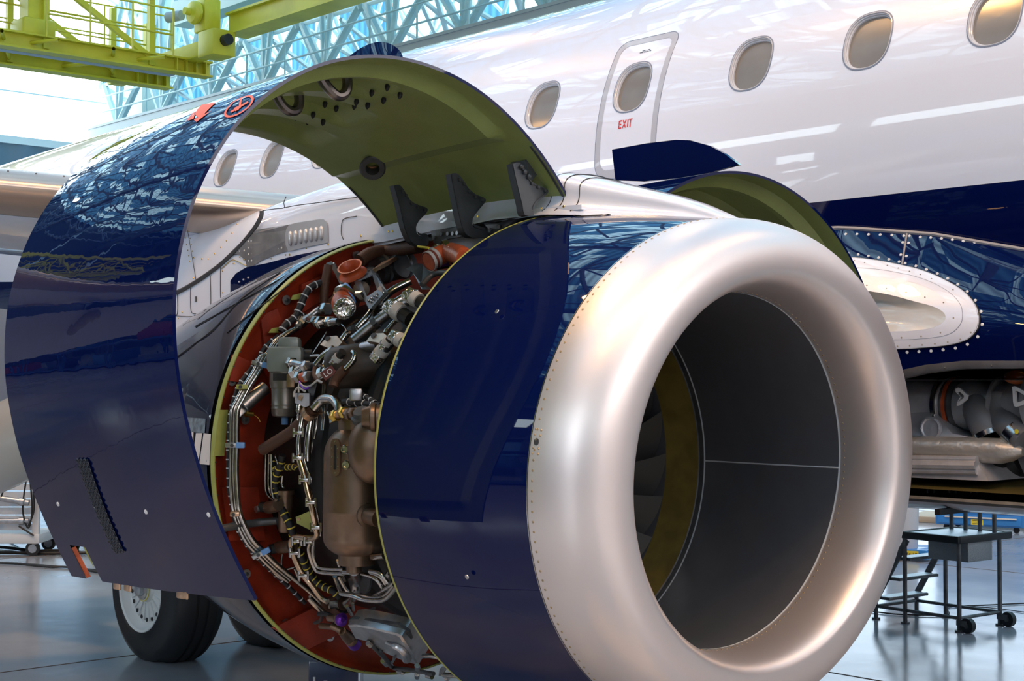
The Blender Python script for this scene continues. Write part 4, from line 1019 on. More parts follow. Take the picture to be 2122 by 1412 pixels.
b = MB(); P = [onpyl(*p) for p in Zq([(310,1105),(310,1155)])]; b.tube(P, .006, n=6, k=1); b.build('lock_slot', M['gun'], pyn)
# white hinge fairing strip with screws, below the open door
top_ = Zq([(1955,555),(1700,600)], 720, 280, 500/2076)
st_t = [(1205,424),(1120,431),(1000,449),(900,464),(800,482),(750,489),(740,492),(690,503),(620,520),(570,537),(520,555)]
st_b = [(1205,434),(1120,441),(1000,459),(900,478),(800,500),(750,508),(740,510),(690,518),(620,533),(570,548),(520,565)]
def slist(L, u): 
    n = len(L)-1; i = min(int(u*n), n-1); t = u*n - i; return (L[i][0]*(1-t)+L[i+1][0]*t, L[i][1]*(1-t)+L[i+1][1]*t)
b = MB(); b.grid(lambda u, v: W(on_a(*[slist(st_t, u), slist(st_b, u)][0 if v < .5 else 1], -.185)), 40, 1)
b.grid(lambda u, v: W(on_a(*slist(st_b, u), -.185)) + V((0, .08*v, 0)), 40, 1); hs = b.build('hinge_fairing', M['white'], pyn); hs['label'] = 'white screwed strip along the cowl hinge line'
b = MB()
for x, y in ((1168,428),(1122,432.5),(1077,437),(1033,443),(990,449),(950,455),(805,480),(813,479),(748,489),(680,507),(600,528)):
    b.revolve(W(on_a(x, y, -.187)), V((0, -1, 0)), [(0, .006), (.002, .005)], 8)
b.build('screw', M['brass'], hs)
# navy shoulder of the reverser against the pylon
sh = Zq([(620,1120),(620,1020),(640,960),(700,880),(800,820),(1000,780),(1300,700),(1750,610),(1840,580),(1560,700),(1300,790),(1000,930),(800,1050)])
b = MB(); P = [W(on_a(x, y, -.26)) for x, y in sh]; b.prism(P, V((0, .14, 0))); fix_normals(b.build('reverser_shoulder', M['navy'], aft, smooth=False))
b = MB()
for p in Zq([(733,962),(775,940),(821,922)]): b.sphere(W(on_a(*p, -.262)), .005, 8)
b.build('fastener', M['offwhite'], aft)

# ---------------------------------------------------------------- cowl doors
CF = [(-0.121, 1.039), (-0.206, 1.146), (-0.304, 1.244), (-0.414, 1.33), (-0.536, 1.402), (-0.668, 1.455), (-0.81, 1.487), (-0.955, 1.497), (-1.101, 1.482), (-1.243, 1.444), (-1.376, 1.382), (-1.497, 1.299), (-1.603, 1.197), (-1.689, 1.082), (-1.757, 0.955), (-1.804, 0.822), (-1.832, 0.685), (-1.842, 0.548), (-1.835, 0.412), (-1.815, 0.277), (-1.782, 0.145), (-1.739, 0.014), (-1.685, -0.119), (-1.619, -0.255), (-1.54, -0.397)]
CA = [(-0.14, 1.028), (-0.236, 1.125), (-0.341, 1.212), (-0.456, 1.288), (-0.58, 1.351), (-0.714, 1.397), (-0.854, 1.424), (-0.998, 1.431), (-1.142, 1.415), (-1.283, 1.377), (-1.416, 1.318), (-1.538, 1.238), (-1.646, 1.14), (-1.737, 1.027), (-1.808, 0.903), (-1.86, 0.77), (-1.893, 0.634), (-1.906, 0.496), (-1.903, 0.359), (-1.884, 0.226), (-1.854, 0.095), (-1.812, -0.033), (-1.762, -0.159), (-1.703, -0.287), (-1.636, -0.419)]
def interp(L, t):
    n = len(L)-1; x = min(max(t, 0), 1)*n; i = min(int(x), n-1); f_ = x-i
    p0, p1, p2, p3 = L[max(i-1, 0)], L[i], L[i+1], L[min(i+2, n)]
    return [.5*((2*p1[k]) + (p2[k]-p0[k])*f_ + (2*p0[k]-5*p1[k]+4*p2[k]-p3[k])*f_*f_ + (3*p1[k]-p0[k]-3*p2[k]+p3[k])*f_**3) for k in (0, 1)]
SF, SA = -4.27, -5.50
def door(t, u, off=0., mirror=False, L=(CF, CA)):
    """t hinge->latch edge, u front->aft; off>0 outward"""
    def base(t_):
        A, B = interp(L[0], t_), interp(L[1], t_); return A[0]*(1-u)+B[0]*u, A[1]*(1-u)+B[1]*u
    a, bb = base(t); a1, b1 = base(min(t+.01, 1)); a0, b0 = base(max(t-.01, 0)); tx, ty = a1-a0, b1-b0; l = math.hypot(tx, ty) or 1
    nx, ny = ty/l, -tx/l     # points inward or outward
    cx, cy = -.9, .42
    if L[0] is not CF: cx, cy = .9, .2
    if (a-cx)*nx + (bb-cy)*ny < 0: nx, ny = -nx, -ny
    bulge = .012*math.sin(PI*u)
    return E(SF + (SA-SF)*u, a + nx*(off+bulge), bb + ny*(off+bulge))
def pocket(t, u):
    """inner skin offset: thin lip at the edges, raised frames, pressed panels between them"""
    d = 0.
    for (u0, u1, t0, t1) in ((.14, .34, .24, .78), (.42, .62, .20, .80), (.70, .88, .18, .76)):
        e = .03; fu = min(max((u-u0)/e, 0), 1)*min(max((u1-u)/e, 0), 1); ft = min(max((t-t0)/.025, 0), 1)*min(max((t1-t)/.025, 0), 1); d = max(d, fu*ft)
    # long flat inner border a little lower than the frames
    br = 1 - min(max((u-.075)/.035, 0), 1)*min(max((.975-u)/.02, 0), 1)*min(max((t-.10)/.02, 0), 1)*min(max((.97-t)/.01, 0), 1)
    return -.012 - .042*max(0, 1 - max(d*.9, br))
def hat(t, u):
    d = 0.
    for (u0, u1, t0, t1) in ((.0, .075, 0, 1),):
        d = max(d, min(max((u1-u)/.02, 0), 1))
    return d
def notch(t, u): return u > .86 and t > .965
dr = MB(); NT, NU = 96, 40
dr.grid(lambda u, v: door(u, v, 0.), NT, NU); faces = []
for f in dr.f:
    c = sum((dr.v[i] for i in f), V((0, 0, 0)))/4; idx = [(i//(NU+1)/NT, i % (NU+1)/NU) for i in f]; tm = sum(q[0] for q in idx)/4; um = sum(q[1] for q in idx)/4
    if tm > .962 and .80 < um < .90: continue
    faces.append(f)
dr.f = faces
cowl = dr.build('cowl_door', M['navy'], eng, ang=60); cowl['label'] = 'raised navy blue near cowl door with green inside'
b = MB(); b.grid(lambda u, v: door(u, v, pocket(u, v)), 150, 90); faces = []
for f in b.f:
    tm = sum(i//91/150 for i in f)/4; um = sum(i % 91/90 for i in f)/4
    if tm > .962 and .80 < um < .90: continue
    faces.append(f)
b.f = faces
ins = b.build('inner_skin', M['primer'], cowl, ang=30); ins['label'] = 'green primed inner skin with pressed panels'
b = MB()
for uu in (0., 1.): b.grid(lambda u, v: door(u, uu, -.012*v), 120, 1)
b.grid(lambda u, v: door(0., u, -.012*v), 30, 1)
b.grid(lambda u, v: door(1., u*.78, -.012*v), 24, 1)
b.build('door_edge', M['navyflat'], cowl)
# dark rubber strips at the hinge ends of both edges
for uu, nm in ((.006, 'edge_seal'), (.985, 'edge_seal')):
    b = MB(); b.grid(lambda u, v: door(.01 + .075*u, uu + .012*v, -.014), 10, 1); b.grid(lambda u, v: door(.01 + .075*u, uu, -.010 - .006*v), 10, 1); b.build(nm, M['gun'], cowl)
# notch reinforcement
b = MB(); b.grid(lambda u, v: door(.962 + .037*u, .902 - .010*v, -.002 - .013*v), 4, 2); ns = b.build('notch_seal', M['orange'], cowl)
b = MB(); b.grid(lambda u, v: door(.962 + .026*u, .872 - .035*v*(1-u), -.03), 4, 2); b.build('notch_fitting', M['primer2'], cowl)
def door_hit(x, y, near=True):
    """(t,u) on the outer skin under an image point: coarse search then refine"""
    best = None
    for i in range(61):
        for j in range(21):
            P = door(i/60, j/20) - EYE; D = P.dot(_d); X_ = 1061 + FPX*P.dot(_r)/D; Y_ = 706 - FPX*P.dot(_u)/D; e = (X_-x)**2 + (Y_-y)**2
            if (near and i < 24) or (not near and i > 40): continue
            if best is None or e < best[0]: best = (e, i/60, j/20)
    e, t, u = best; st = .02
    for _ in range(40):
        imp = False
        for dt, du in ((st, 0), (-st, 0), (0, st), (0, -st)):
            P = door(t+dt, u+du) - EYE; D = P.dot(_d); ee = (1061 + FPX*P.dot(_r)/D - x)**2 + (706 - FPX*P.dot(_u)/D - y)**2
            if ee < e: e, t, u, imp = ee, t+dt, u+du, True
        if not imp: st /= 2
    return t, u
# perforated vent grille low on the door
gq = [door_hit(*p) for p in ((161, 951), (184, 951), (259, 1143), (240, 1146))]
def gp_(u, v, o): 
    a = [(gq[0][k]*(1-v)+gq[3][k]*v)*(1-u) + (gq[1][k]*(1-v)+gq[2][k]*v)*u for k in (0, 1)]; return door(a[0], a[1], o)
gm = mat('grille_grey', (.012, .018, .03), .4, .0)
b = MB(); b.grid(lambda u, v: gp_(u, v, .004), 6, 30); gr = b.build('vent_grille', gm, cowl); gr['label'] = 'long perforated vent grille low on the door'
b = MB()
for r_i in range(30):
    for c_i in range(3):
        u = (c_i + .5 + (.25 if r_i % 2 else -.25))/3; v = (r_i+.5)/30
        P = gp_(u, v, .005); N = (gp_(u, v, .02) - P).normalized(); b.revolve(P, N, [(0, .0100), (.003, .009), (.003, .006), (.0, .005)], 8)
b.build('grille_hole', gm, gr)
b = MB()
for x, y in ((121, 1045), (197, 1049), (303, 1061), (433, 1067)):
    t, u = door_hit(x, y); P = door(t, u, .0); N = door(t, u, .01) - P; b.revolve(P, N, [(0, .009), (.004, .008), (.004, .003)], 10)
b.build('flush_fastener', M['offwhite'], cowl)
# latches under the lower edge
for x, y in ((240, 1216), (262, 1222), (372, 1238), (384, 1238)):
    P = door(.995, .0); t, u = door_hit(x, y-6)
    b = MB(); Q = door(min(t, .99), u, -.02); b.box(Q - V((0, 0, .03)), (.05, .012, .05), bev=.005); b.build('latch', M['copper'], cowl)
# painted signs: crossed ring and arrow mark near the front edge
def sign_ring(cx, cy, rx, ry, ang, w_, nm):
    b = MB(); pts = [(cx + rx*math.cos(a)*math.cos(ang) - ry*math.sin(a)*math.sin(ang), cy + rx*math.cos(a)*math.sin(ang) + ry*math.sin(a)*math.cos(ang)) for a in [2*PI*k/28 for k in range(28)]]
    T = [door_hit(*p) for p in pts]; n = len(T); c0 = (sum(p[0] for p in T)/n, sum(p[1] for p in T)/n)
    b.grid(lambda u, v: door(c0[0] + (T[int(round(u*n)) % n][0]-c0[0])*(1-w_*v), c0[1] + (T[int(round(u*n)) % n][1]-c0[1])*(1-w_*v), .0025), n, 1, True); return b, T, c0
def patch_door(b, pts, off=.0025, k=4):
    T = [door_hit(*p) for p in pts]
    b.grid(lambda u, v: door((T[0][0]*(1-u)+T[1][0]*u)*(1-v) + (T[3][0]*(1-u)+T[2][0]*u)*v, (T[0][1]*(1-u)+T[1][1]*u)*(1-v) + (T[3][1]*(1-u)+T[2][1]*u)*v, off), k, k)
b, T, c0 = sign_ring(496, 222, 36, 14, math.radians(-33), .16, 'x')
patch_door(b, [(499,208),(503,206),(500,224),(495,226)]); patch_door(b, [(486,226),(494,222),(497,227),(488,232)]); patch_door(b, [(478,232),(514,211),(516,214),(480,235)])
sg = b.build('orange_ring_marking', M['orangemark'], cowl)
b = MB()
patch_door(b, [(389,252),(404,240),(406,238),(402,248)]); patch_door(b, [(405,240),(420,222),(449,216),(415,248)]); patch_door(b, [(403,250),(420,240),(438,230),(408,254)]); patch_door(b, [(383,256),(402,233),(406,230),(404,238)])
b.build('orange_arrow_marking', M['orangemark'], cowl)
# strake on the outside of the near door
def strake(fnpos, base, h, nm):
    pass
tA, uA = .315, .02
b = MB()
def stk(u, v):
    uu = .04 + .42*u; P = door(.272, uu, 0.); Q = door(.272, uu, .105*math.sin(PI*min(max(u, 0.), 1.)**.8)**.8); return P*(1-v) + Q*v
b.grid(stk, 24, 4); b.grid(lambda u, v: stk(u, v) + V((0, -.012*(1-v*.7), .006)), 24, 4); st_ = b.build('strake', M['navyflat'], cowl); st_['label'] = 'navy fin on top of the door'
# ---- door hardware inside
plm = mat('forged_arm', (.075, .085, .095), .42, .35, var=.3, vscale=10)
def Z5(pts): return [(720 + a*500/2076, 280 + c*500/2076) for a, c in pts]
arms = (([(400,435),(440,428),(480,470),(535,560),(600,600),(660,620),(687,640),(668,680),(610,740),(590,790),(600,850),(640,872),(690,872),(690,945),(610,952),(545,915),(490,800),(455,640)], -5.08),
        ([(888,335),(930,328),(980,370),(1035,455),(1100,512),(1160,535),(1188,560),(1168,595),(1090,690),(1073,740),(1090,795),(1200,830),(1190,880),(1070,884),(1005,840),(970,740),(940,600),(905,430)], -4.70),
        ([(1418,250),(1480,240),(1540,340),(1580,400),(1650,440),(1705,460),(1722,492),(1690,530),(1620,590),(1592,650),(1596,690),(1520,690),(1500,600),(1450,400)], -4.345))
for pts, s_ in arms:
    P = [W(on_s(x, y, s_)) for x, y in Z5(pts)]; P = catmull(P + [P[0]], 2)[:-1]
    b = MB(); b.prism(P, E(-.035, 0, 0) - E(0, 0, 0)); am = fix_normals(b.build('hinge_arm', plm, cowl, smooth=False)); am['label'] = 'dark forged gooseneck hinge arm'
    c = sum(P, V((0, 0, 0)))/len(P); b = MB(); n = len(P)
    inn = [c + (q-c)*.86 + V((.004, 0, 0)) for q in P]; out = [q + V((.004, 0, 0)) for q in P]
    b.add(out + inn, [(i, (i+1) % n, n+(i+1) % n, n+i) for i in range(n)]); b.build('arm_rim', plm, am, smooth=False)
    b = MB()
    for k in (2, 4, 6, 8, 11): Q = P[k]; Q = c + (Q-c)*.80; b.revolve(Q + V((.003, 0, 0)), V((1, 0, 0)), [(0, .007), (.007, .006)], 6)
    b.build('arm_bolt', M['gun'], am)
P = [W(on_s(x, y, -4.36)) for x, y in Z5([(1530,215),(1580,190),(1620,185),(1700,330),(1640,330),(1580,400)])]
b = MB(); b.prism(P[:], E(-.09, 0, 0) - E(0, 0, 0)); fix_normals(b.build('hold_open_bracket', plm, cowl, smooth=False))
b = MB()
for p in Z5([(1475,275),(1505,320),(1540,360),(1600,205),(1620,255),(1655,300)]): b.revolve(W(on_s(*p, -4.352)) , V((1, .0, 0)), [(0, .011), (.02, .010), (.024, .005)], 6)
b.build('bracket_bolt', M['gun'], cowl)
# latch keeper hooks up under the roof of the door
hk = mat('hook_steel', (.17, .15, .14), .3, .9)
for pts, s_ in ((((567,184),(574,200),(585,218),(600,230),(614,228),(620,214),(619,196),(613,178),(604,170)), -4.79), (((662,150),(668,165),(678,180),(693,195),(704,199),(716,192),(720,172),(715,152),(704,142)), -4.55)):
    P = [W(on_s(x, y, s_)) for x, y in pts]; b = MB(); b.tube(P, .020, n=10, k=4)
    hkk = b.build('door_hook', hk, cowl); hkk['label'] = 'dark curved latch hook'
    b = MB(); b.box(P[-1] + V((0, 0, .01)), (.05, .06, .03), bev=.006); b.sphere(P[-1] + V((.02, -.02, 0)), .014, 8); b.build('hook_bracket', M['steel'], hkk)
# roller fitting
c = W(on_s(755, 362, -5.12)); ax_ = V((.62, -.45, -.55)).normalized(); c2 = W(on_s(772, 350, -5.12))
b = MB(); b.revolve(c2 - ax_*.10, ax_, [(0, .060), (.012, .060), (.016, .034), (.075, .034), (.08, .052), (.095, .056), (.10, .050), (.10, .030), (.05, .028)], 28, cap=False); rl = b.build('roller_fitting', M['gun'], cowl); rl['label'] = 'flanged roller bushing'
b = MB(); b.revolve(c2 - ax_*.07, ax_, [(0, .0), (0, .031), (.068, .031)], 20, cap=False); b.build('bushing_bore', M['copper'], rl)
# spring clips
cl = Z5([]) ; clips = [(805,160),(834,167),(773,171),(800,178),(742,181),(767,189),(738,199),(675,206),(652,215),(699,215),(675,225),(616,233),(640,242)]
for x, y in clips:
    t, u = door_hit(x, y-3, near=False); P = door(t, u, pocket(t, u)); N = (door(t, u, -.09) - P).normalized()
    b = MB(); b.revolve(P, N, [(0, .008), (.008, .010), (.018, .008), (.026, .002)], 8); b.build('retaining_clip', M['blk'], cowl)

# ---- far cowl door
ca, cb, Rr = .90, .26, .985
FFc = [(ca + Rr*math.cos(math.radians(a)), cb + Rr*math.sin(math.radians(a))) for a in [138 - 8*i for i in range(25)]]
FAc = [(ca - .02 + (Rr+.01)*math.cos(math.radians(a)), cb - .06 + (Rr+.01)*math.sin(math.radians(a))) for a in [138 - 8*i for i in range(25)]]
LF = (FFc, FAc)
b = MB(); b.grid(lambda u, v: door(u, v, 0., L=LF), 90, 30); fc = b.build('cowl_door', M['navy'], eng, ang=60); fc['label'] = 'raised navy blue far cowl door beyond the pylon'
b = MB(); b.grid(lambda u, v: door(u, v, pocket(u, v), L=LF), 130, 80); ins2 = b.build('inner_skin', M['primer'], fc, ang=30); ins2['label'] = 'green primed inside of the far door'
b = MB(); b.grid(lambda u, v: door(u, 0., -.012*v, L=LF), 90, 1); b.grid(lambda u, v: door(u, 1., -.012*v, L=LF), 90, 1); b.build('door_edge', M['navyflat'], fc)
# its strake, a curved fin
sp = [(1268,310),(1275,372),(1274,374),(1330,376),(1400,370),(1470,358),(1531,341),(1500,318),(1470,302),(1430,291),(1400,290),(1340,297)]
P = [on_axis(x, y, 1, YC + .86) for x, y in sp]
b = MB(); b.prism(P, V((0, .02, 0))); s2 = fix_normals(b.build('strake', M['navyflat'], fc, smooth=False)); s2['label'] = 'large navy fin on the far door'
for x, y in ((1438,376),(1464,371),(1478,374),(1506,367),(1519,371)):
    P = W(on_s(x, y-2, -4.40)); b = MB(); b.revolve(P, V((0, 0, -1)), [(0, .008), (.008, .010), (.018, .008), (.026, .002)], 8); b.build('retaining_clip', M['blk'], fc)
# ================================================================== accessories inside the open engine bay
def T_(ox, oy, k): return lambda *pts: [(ox + p[0]*k, oy + p[1]*k) + tuple(p[2:]) for p in pts]
A1 = T_(430, 480, 400/1883); A2 = T_(430, 740, 400/1883); A3 = T_(430, 1000, 400/1883); A4 = T_(640, 540, 260/1669); A5 = T_(590, 740, 210/1647); A6 = T_(640, 1120, 360/1741); A7 = T_(720, 280, 500/2076)
def R3(pts, R=.86):
    """image outline -> places on a drum of radius R (own radius as third value) around the engine core"""
    return [W(on_R(p[0], p[1], p[2] if len(p) > 2 else R)) for p in pts]
def pipe(pts, r, m, nm='pipe', R=.86, par=None, n=10, k=6, label=None):
    b = MB(); P = R3(pts, R); b.tube(P, r, n=n, k=k); o = b.build(nm, m, par or eng, ang=60)
    if label: o['label'] = label
    return o, P
def clamp(P, d, r, m=None, par=None, w_=.012):
    b = MB(); d = d.normalized(); b.revolve(P - d*w_/2, d, [(0, r), (0, r*1.35), (w_, r*1.35), (w_, r)], 12, cap=False); x, y = axes_for(d); b.box(P + x*r*1.6, (r*1.1, r*1.0, w_), X=x, Y=y, Z=d); return b.build('clamp', m or M['steel'], par or eng)
def nut(P, d, r, par, m=None, L=.03):
    b = MB(); d = d.normalized(); b.revolve(P - d*L/2, d, [(0, r*.9), (L*.1, r), (L*.9, r), (L, r*.9)], 6); return b.build('union_nut', m or M['steel'], par)
IN = (E(0, 0, 0) - E(1, 0, 0)).normalized()       # aft
FW = -IN
# --- the triple rigid lines along the red bulkhead
base1 = A2((530,0),(470,130),(380,270),(300,420),(255,520),(245,700),(245,900),(240,1100),(252,1350)) + A3((275,300),(320,430),(400,580),(500,690),(640,830),(800,960),(960,1090),(1100,1230),(1160,1300))
top1 = A1((900,920),(780,985),(660,1080),(590,1190))
for i, (dx, r, m) in enumerate(((-4, .007, 'steel'), (1.5, .0065, 'steel'), (8.5, .012, 'steel'))):
    sc_ = [1]*len(base1)
    pts = [(x+dx, y-dx*.3) for x, y in top1] + [(x+dx, y) for x, y in base1[:9]] + [(x + dx*.8, y - dx*.7) for x, y in base1[9:15 if i < 2 else None]]
    P = [W(on_s(x, y, S_BH + .09)) for x, y in pts]; b = MB(); b.tube(P, r, n=10, k=5); o = b.build('fluid_line', M[m], eng, ang=60)
    if i == 2: o['label'] = 'thick bright steel line along the red bulkhead'
for (x, y), m, wx in (((486, 923), 'bluepl', 34), ((540, 755), 'bluepl', 34), ((540, 1148), 'bluepl', 34), ((502, 802), 'primer2', 22), ((487, 1066), 'copper', 18)):
    P = W(on_s(x, y, S_BH + .105)); ang = {1148: -.5, 755: .25}.get(y, 0)
    X_ = V((.55, .75, 0)).normalized(); X_ = (X_ + V((0, 0, -ang))).normalized(); Y_ = X_.cross(V((0, 0, 1))).normalized(); Z_ = X_.cross(Y_)
    b = MB(); L = wx/450; b.box(P, (L, .03, .020), X=X_, Y=Y_, Z=Z_, bev=.004); cb_ = b.build('line_clamp_block', M['alu'] if m == 'bluepl' else M[m], eng)
    if m == 'bluepl':
        b = MB(); b.box(P + X_*L*.32, (L*.5, .034, .024), X=X_, Y=Y_, Z=Z_, bev=.004); q = b.build('clamp_cushion', M['bluepl'], cb_); q['label'] = 'pale blue clamp cushion'
    b = MB(); b.revolve(P - X_*L*.1, (_d*-1), [(0, .009), (.02, .008)], 6); b.build('bolt', M['gun'], cb_)
# --- wiring harnesses with lacing
def harness(pts, r, m, tie, R=.86, s=None, par=None, step=.035, nm='wiring_harness'):
    P = [W(on_s(x, y, s)) for x, y in pts] if s else R3(pts, R); b = MB(); b.tube(P, r, n=8, k=6); o = b.build(nm, m, par or eng, ang=60)
    Q = catmull([V(p) for p in P], 14); b = MB(); acc = 0
    for i in range(1, len(Q)-1):
        acc += (Q[i]-Q[i-1]).length
        if acc > step: acc = 0; d = (Q[i+1]-Q[i-1]).normalized(); b.revolve(Q[i] - d*.002, d, [(0, r*1.02), (0, r*1.15), (.005, r*1.15), (.005, r*1.02)], 8, cap=False)
    if b.v: b.build('lacing_tie', tie, o)
    return o
hb_ = mat('harness_black', (.012, .012, .016), .55); tyw = mat('tie_white', (.65, .68, .72), .5); tyy = mat('tie_yellow', (.75, .62, .08), .5)
harness(A1((1120,500),(1010,540),(950,620),(900,740),(850,840),(760,910),(720,980)), .016, hb_, tyw, s=S_BH+.07)
harness(A1((860,850),(930,820),(990,850)), .012, hb_, tyw, s=S_BH+.08)
harness(A1((690,1020),(560,1130),(480,1270)) + A2((330,240),(270,380),(225,560),(212,800),(205,1000),(215,1300)) + A3((230,150),(260,350),(330,520),(440,680),(600,840),(760,990),(950,1180)), .010, hb_, tyw, s=S_BH+.05)
harness(A2((735,960),(700,1080),(665,1200),(655,1350)) + A3((660,50),(690,180),(760,330),(820,450),(850,600),(930,750),(1000,900),(1100,1000),(1220,1060),(1290,1120)), .016, hb_, tyy, R=.80, step=.03)
harness(A2((620,960),(640,1050),(690,1130)), .012, hb_, tyy, R=.80, step=.03)
harness(A2((740,1080),(860,1075),(880,1090)), .012, hb_, tyy, R=.79, step=.025)
harness(A5((590,720),(700,650),(800,600)) if 0 else A2((1690,480),(1560,460),(1380,440),(1330,440)), .014, hb_, tyw, R=.86, step=.05)
harness(A2((1500,360),(1560,400),(1640,450)), .010, hb_, tyw, R=.86)
harness(A2((1470,500),(1600,590),(1640,620)), .010, hb_, tyw, R=.87)
harness(A5((330,240),(420,150),(520,140),(640,190),(700,260)), .013, hb_, tyw, R=.87, step=.2)
# --- oil tank
C0 = on_R(728, 1000, .80); TK = W(on_R(733, 990, .86)) + (_d*.13); TK = V((TK.x, TK.y, 0))
def zat(y, P): # height of image row y at the place of P
    D = (P - EYE).dot(_d); return (W(on_R(733, y, .86))).z
zt, zb = on_axis(733, 882, 0, TK.x).z, on_axis(733, 1158, 0, TK.x).z
D_ = (V((TK.x, TK.y, 1.4)) - EYE).dot(_d); rt = 70/FPX*D_
H_t = zt - zb
b = MB(); pr = [(0, .02)] + [(rt*.62*(1-math.cos(PI/2*k/8)), rt*math.sin(PI/2*k/8)) for k in range(1, 9)] + [(H_t*.34, rt), (H_t*.34+.002, rt*1.012), (H_t*.345+.01, rt), (H_t - rt*.95, rt*.99)] + [(H_t - rt*.95*(1-math.sin(PI/2*k/8)), rt*(.18+.81*math.cos(PI/2*k/8))) for k in range(1, 9)]
b.revolve(V((TK.x, TK.y, zb)), V((0, 0, 1)), pr, 48); tank = b.build('oil_tank', M['bronze'], eng, ang=50); tank['label'] = 'large bronze coloured oil tank'
def tk(x, y, off=0.):
    """point on the tank skin under an image point"""
    v = ray(x, y); c = V((TK.x, TK.y)); A = v.x**2 + v.y**2; B = -2*(v.x*c.x + v.y*c.y); C_ = c.x**2 + c.y**2 - (rt+off)**2; D = B*B - 4*A*C_
    t = (-B - math.sqrt(max(D, 0)))/2/A; P = EYE + v*t; N = V((P.x - c.x, P.y - c.y, 0)).normalized(); return P, N
P, N = tk(697, 948); Tn = N.cross(V((0, 0, 1))).normalized()
ZZ = V((0, 0, 1))
def stadium(c, N, Tn, w_, h, d, m, nm, par, n=10):
    L = [c + Tn*(w_*math.cos(a)) + ZZ*((h-w_)*(1 if a < PI else -1) + w_*math.sin(a)) for a in [PI*k/n for k in range(n+1)] + [PI + PI*k/n for k in range(n+1)]]
    b = MB(); b.prism(L, N*d); return fix_normals(b.build(nm, m, par))
sg_ = stadium(P, N, Tn, .022, .072, .008, M['bronze'], 'sight_glass_plate', tank); stadium(P + N*.008, N, Tn, .006, .048, .001, M['blk'], 'sight_glass', tank)
b = MB()
for dx_, dz_ in ((-.014, .035), (.014, .035), (-.014, 0), (.014, 0), (-.014, -.035), (.014, -.035), (0, .06), (0, -.06)): b.revolve(P + N*.008 + Tn*dx_ + ZZ*dz_, N, [(0, .004), (.004, .003)], 6)
b.build('plate_screw', M['steel'], sg_)
for x, y in ((715.5, 932), (718, 964)):
    P, N = tk(x, y); b = MB(); b.revolve(P - N*.004, N, [(0, .019), (.010, .019), (.013, .016), (.016, .015), (.016, .010), (.012, .008), (.012, .001)], 8); o = b.build('filler_plug', M['steel'], tank)
b = MB(); P, N = tk(757, 925); b.sphere(P + V((.045, .0, -.01)) + N*.02, .105, 24, sc=(.95, .95, 1.25)); lob = b.build('filler_neck', M['bronze'], tank, ang=80)
b = MB(); c = P + V((.03, -.03, .105)); b.revolve(c, V((.25, -.55, .8)), [(0, .045), (.02, .045), (.025, .035), (.04, .03)], 20); b.build('filler_cap', M['gun'], tank)
P, N = tk(760, 1068); b = MB(); d = V((.75, -.1, -.05)); b.revolve(P, d, [(0, .045), (.01, .045), (.015, .033), (.10, .033)], 24); b.build('tank_port', M['bronze'], tank)
b = MB(); b.cyl(V((TK.x, TK.y, zt-.06)), V((TK.x, TK.y, zt+.035)), .075, n=32); b.cyl(V((TK.x+.06, TK.y-.02, zt-.05)), V((TK.x+.06, TK.y-.02, zt+.07)), .028, n=20); b.build('tank_neck', M['bronze'], tank)
b = MB()
for dx_ in (-.06, -.02, .05, .09): b.cyl(V((TK.x+dx_, TK.y-.05, zt+.02)), V((TK.x+dx_, TK.y-.05, zt+.055)), .008, n=8)
b.build('tank_stud', M['steel'], tank)
b = MB(); b.cyl(V((TK.x, TK.y, zb+.02)), V((TK.x, TK.y, zb-.025)), .072, n=28); b.cyl(V((TK.x-.005, TK.y-.01, zb-.02)), V((TK.x-.005, TK.y-.01, zb-.055)), .03, n=20); b.build('tank_outlet', M['bronze'], tank)
P0 = V((TK.x-.005, TK.y-.01, zb-.05))
q = R3(A6((478,400),(478,480),(455,560),(400,620),(345,650)), .80)
b = MB(); b.tube([P0] + q, .020, n=14); o = b.build('drain_pipe', M['steel'], eng, ang=60)
q2 = R3(A6((350,640),(270,650),(200,690)), .80); b = MB(); b.tube(q2, [.033, .042, .046, .044, .034], n=16); o2 = b.build('sleeved_hose', M['hose'], eng, ang=60); o2['label'] = 'brown sleeved hose end'
clamp(q2[0], q2[0]-q2[1], .031, M['steel'])
# --- large silver elbow and brown hose
o, P = pipe(A5((900,960),(890,860),(870,790),(800,700),(710,680),(620,690),(540,760),(480,830)), .020, M['steel'], 'elbow_pipe', .87, n=14); o['label'] = 'bright bent pipe above the oil tank'
P2 = R3(A5((480,830),(400,900),(330,1000),(180,1150),(60,1260)) + A2((640,800),(545,905)), .86)
P2 = R3(A5((480,830),(400,900),(320,1000),(200,1130),(90,1230)) + A2((540,905)), .86)
b = MB(); b.tube(P2, .024, n=14); o = b.build('brown_hose', M['hose'], eng, ang=60); o['label'] = 'long brown fire-sleeved hose'; clamp(P2[1], P2[1]-P2[0], .026, M['copper'], w_=.03)
# --- main hose down from upper left of the bay and union tee
o, P = pipe(A1((1160,740),(1260,640),(1350,520),(1380,440)), .020, M['hose'], 'brown_hose', .82, n=12)
o, P = pipe(A1((1130,700),(1140,560),(1160,430),(1180,330)), .019, M['hose'], 'brown_hose', .76, n=12)
o, P = pipe(A1((1150,760),(1090,770),(1010,830),(920,880),(880,930)), .018, M['alu'], 'pipe_fitting', .86, n=14); nut(P[0], P[1]-P[0], .030, eng, L=.04)
nut(P[3], P[4]-P[3], .026, eng, L=.03)
o, P = pipe(A1((990,860),(1060,880),(1110,890),(1190,880),(1280,880)), .016, M['steel'], 'pipe_union', .87, n=12); nut(P[1], P[2]-P[1], .026, eng, L=.03); nut(P[2], P[3]-P[2], .030, eng, L=.022); nut(P[3], P[4]-P[3], .024, eng, L=.04)
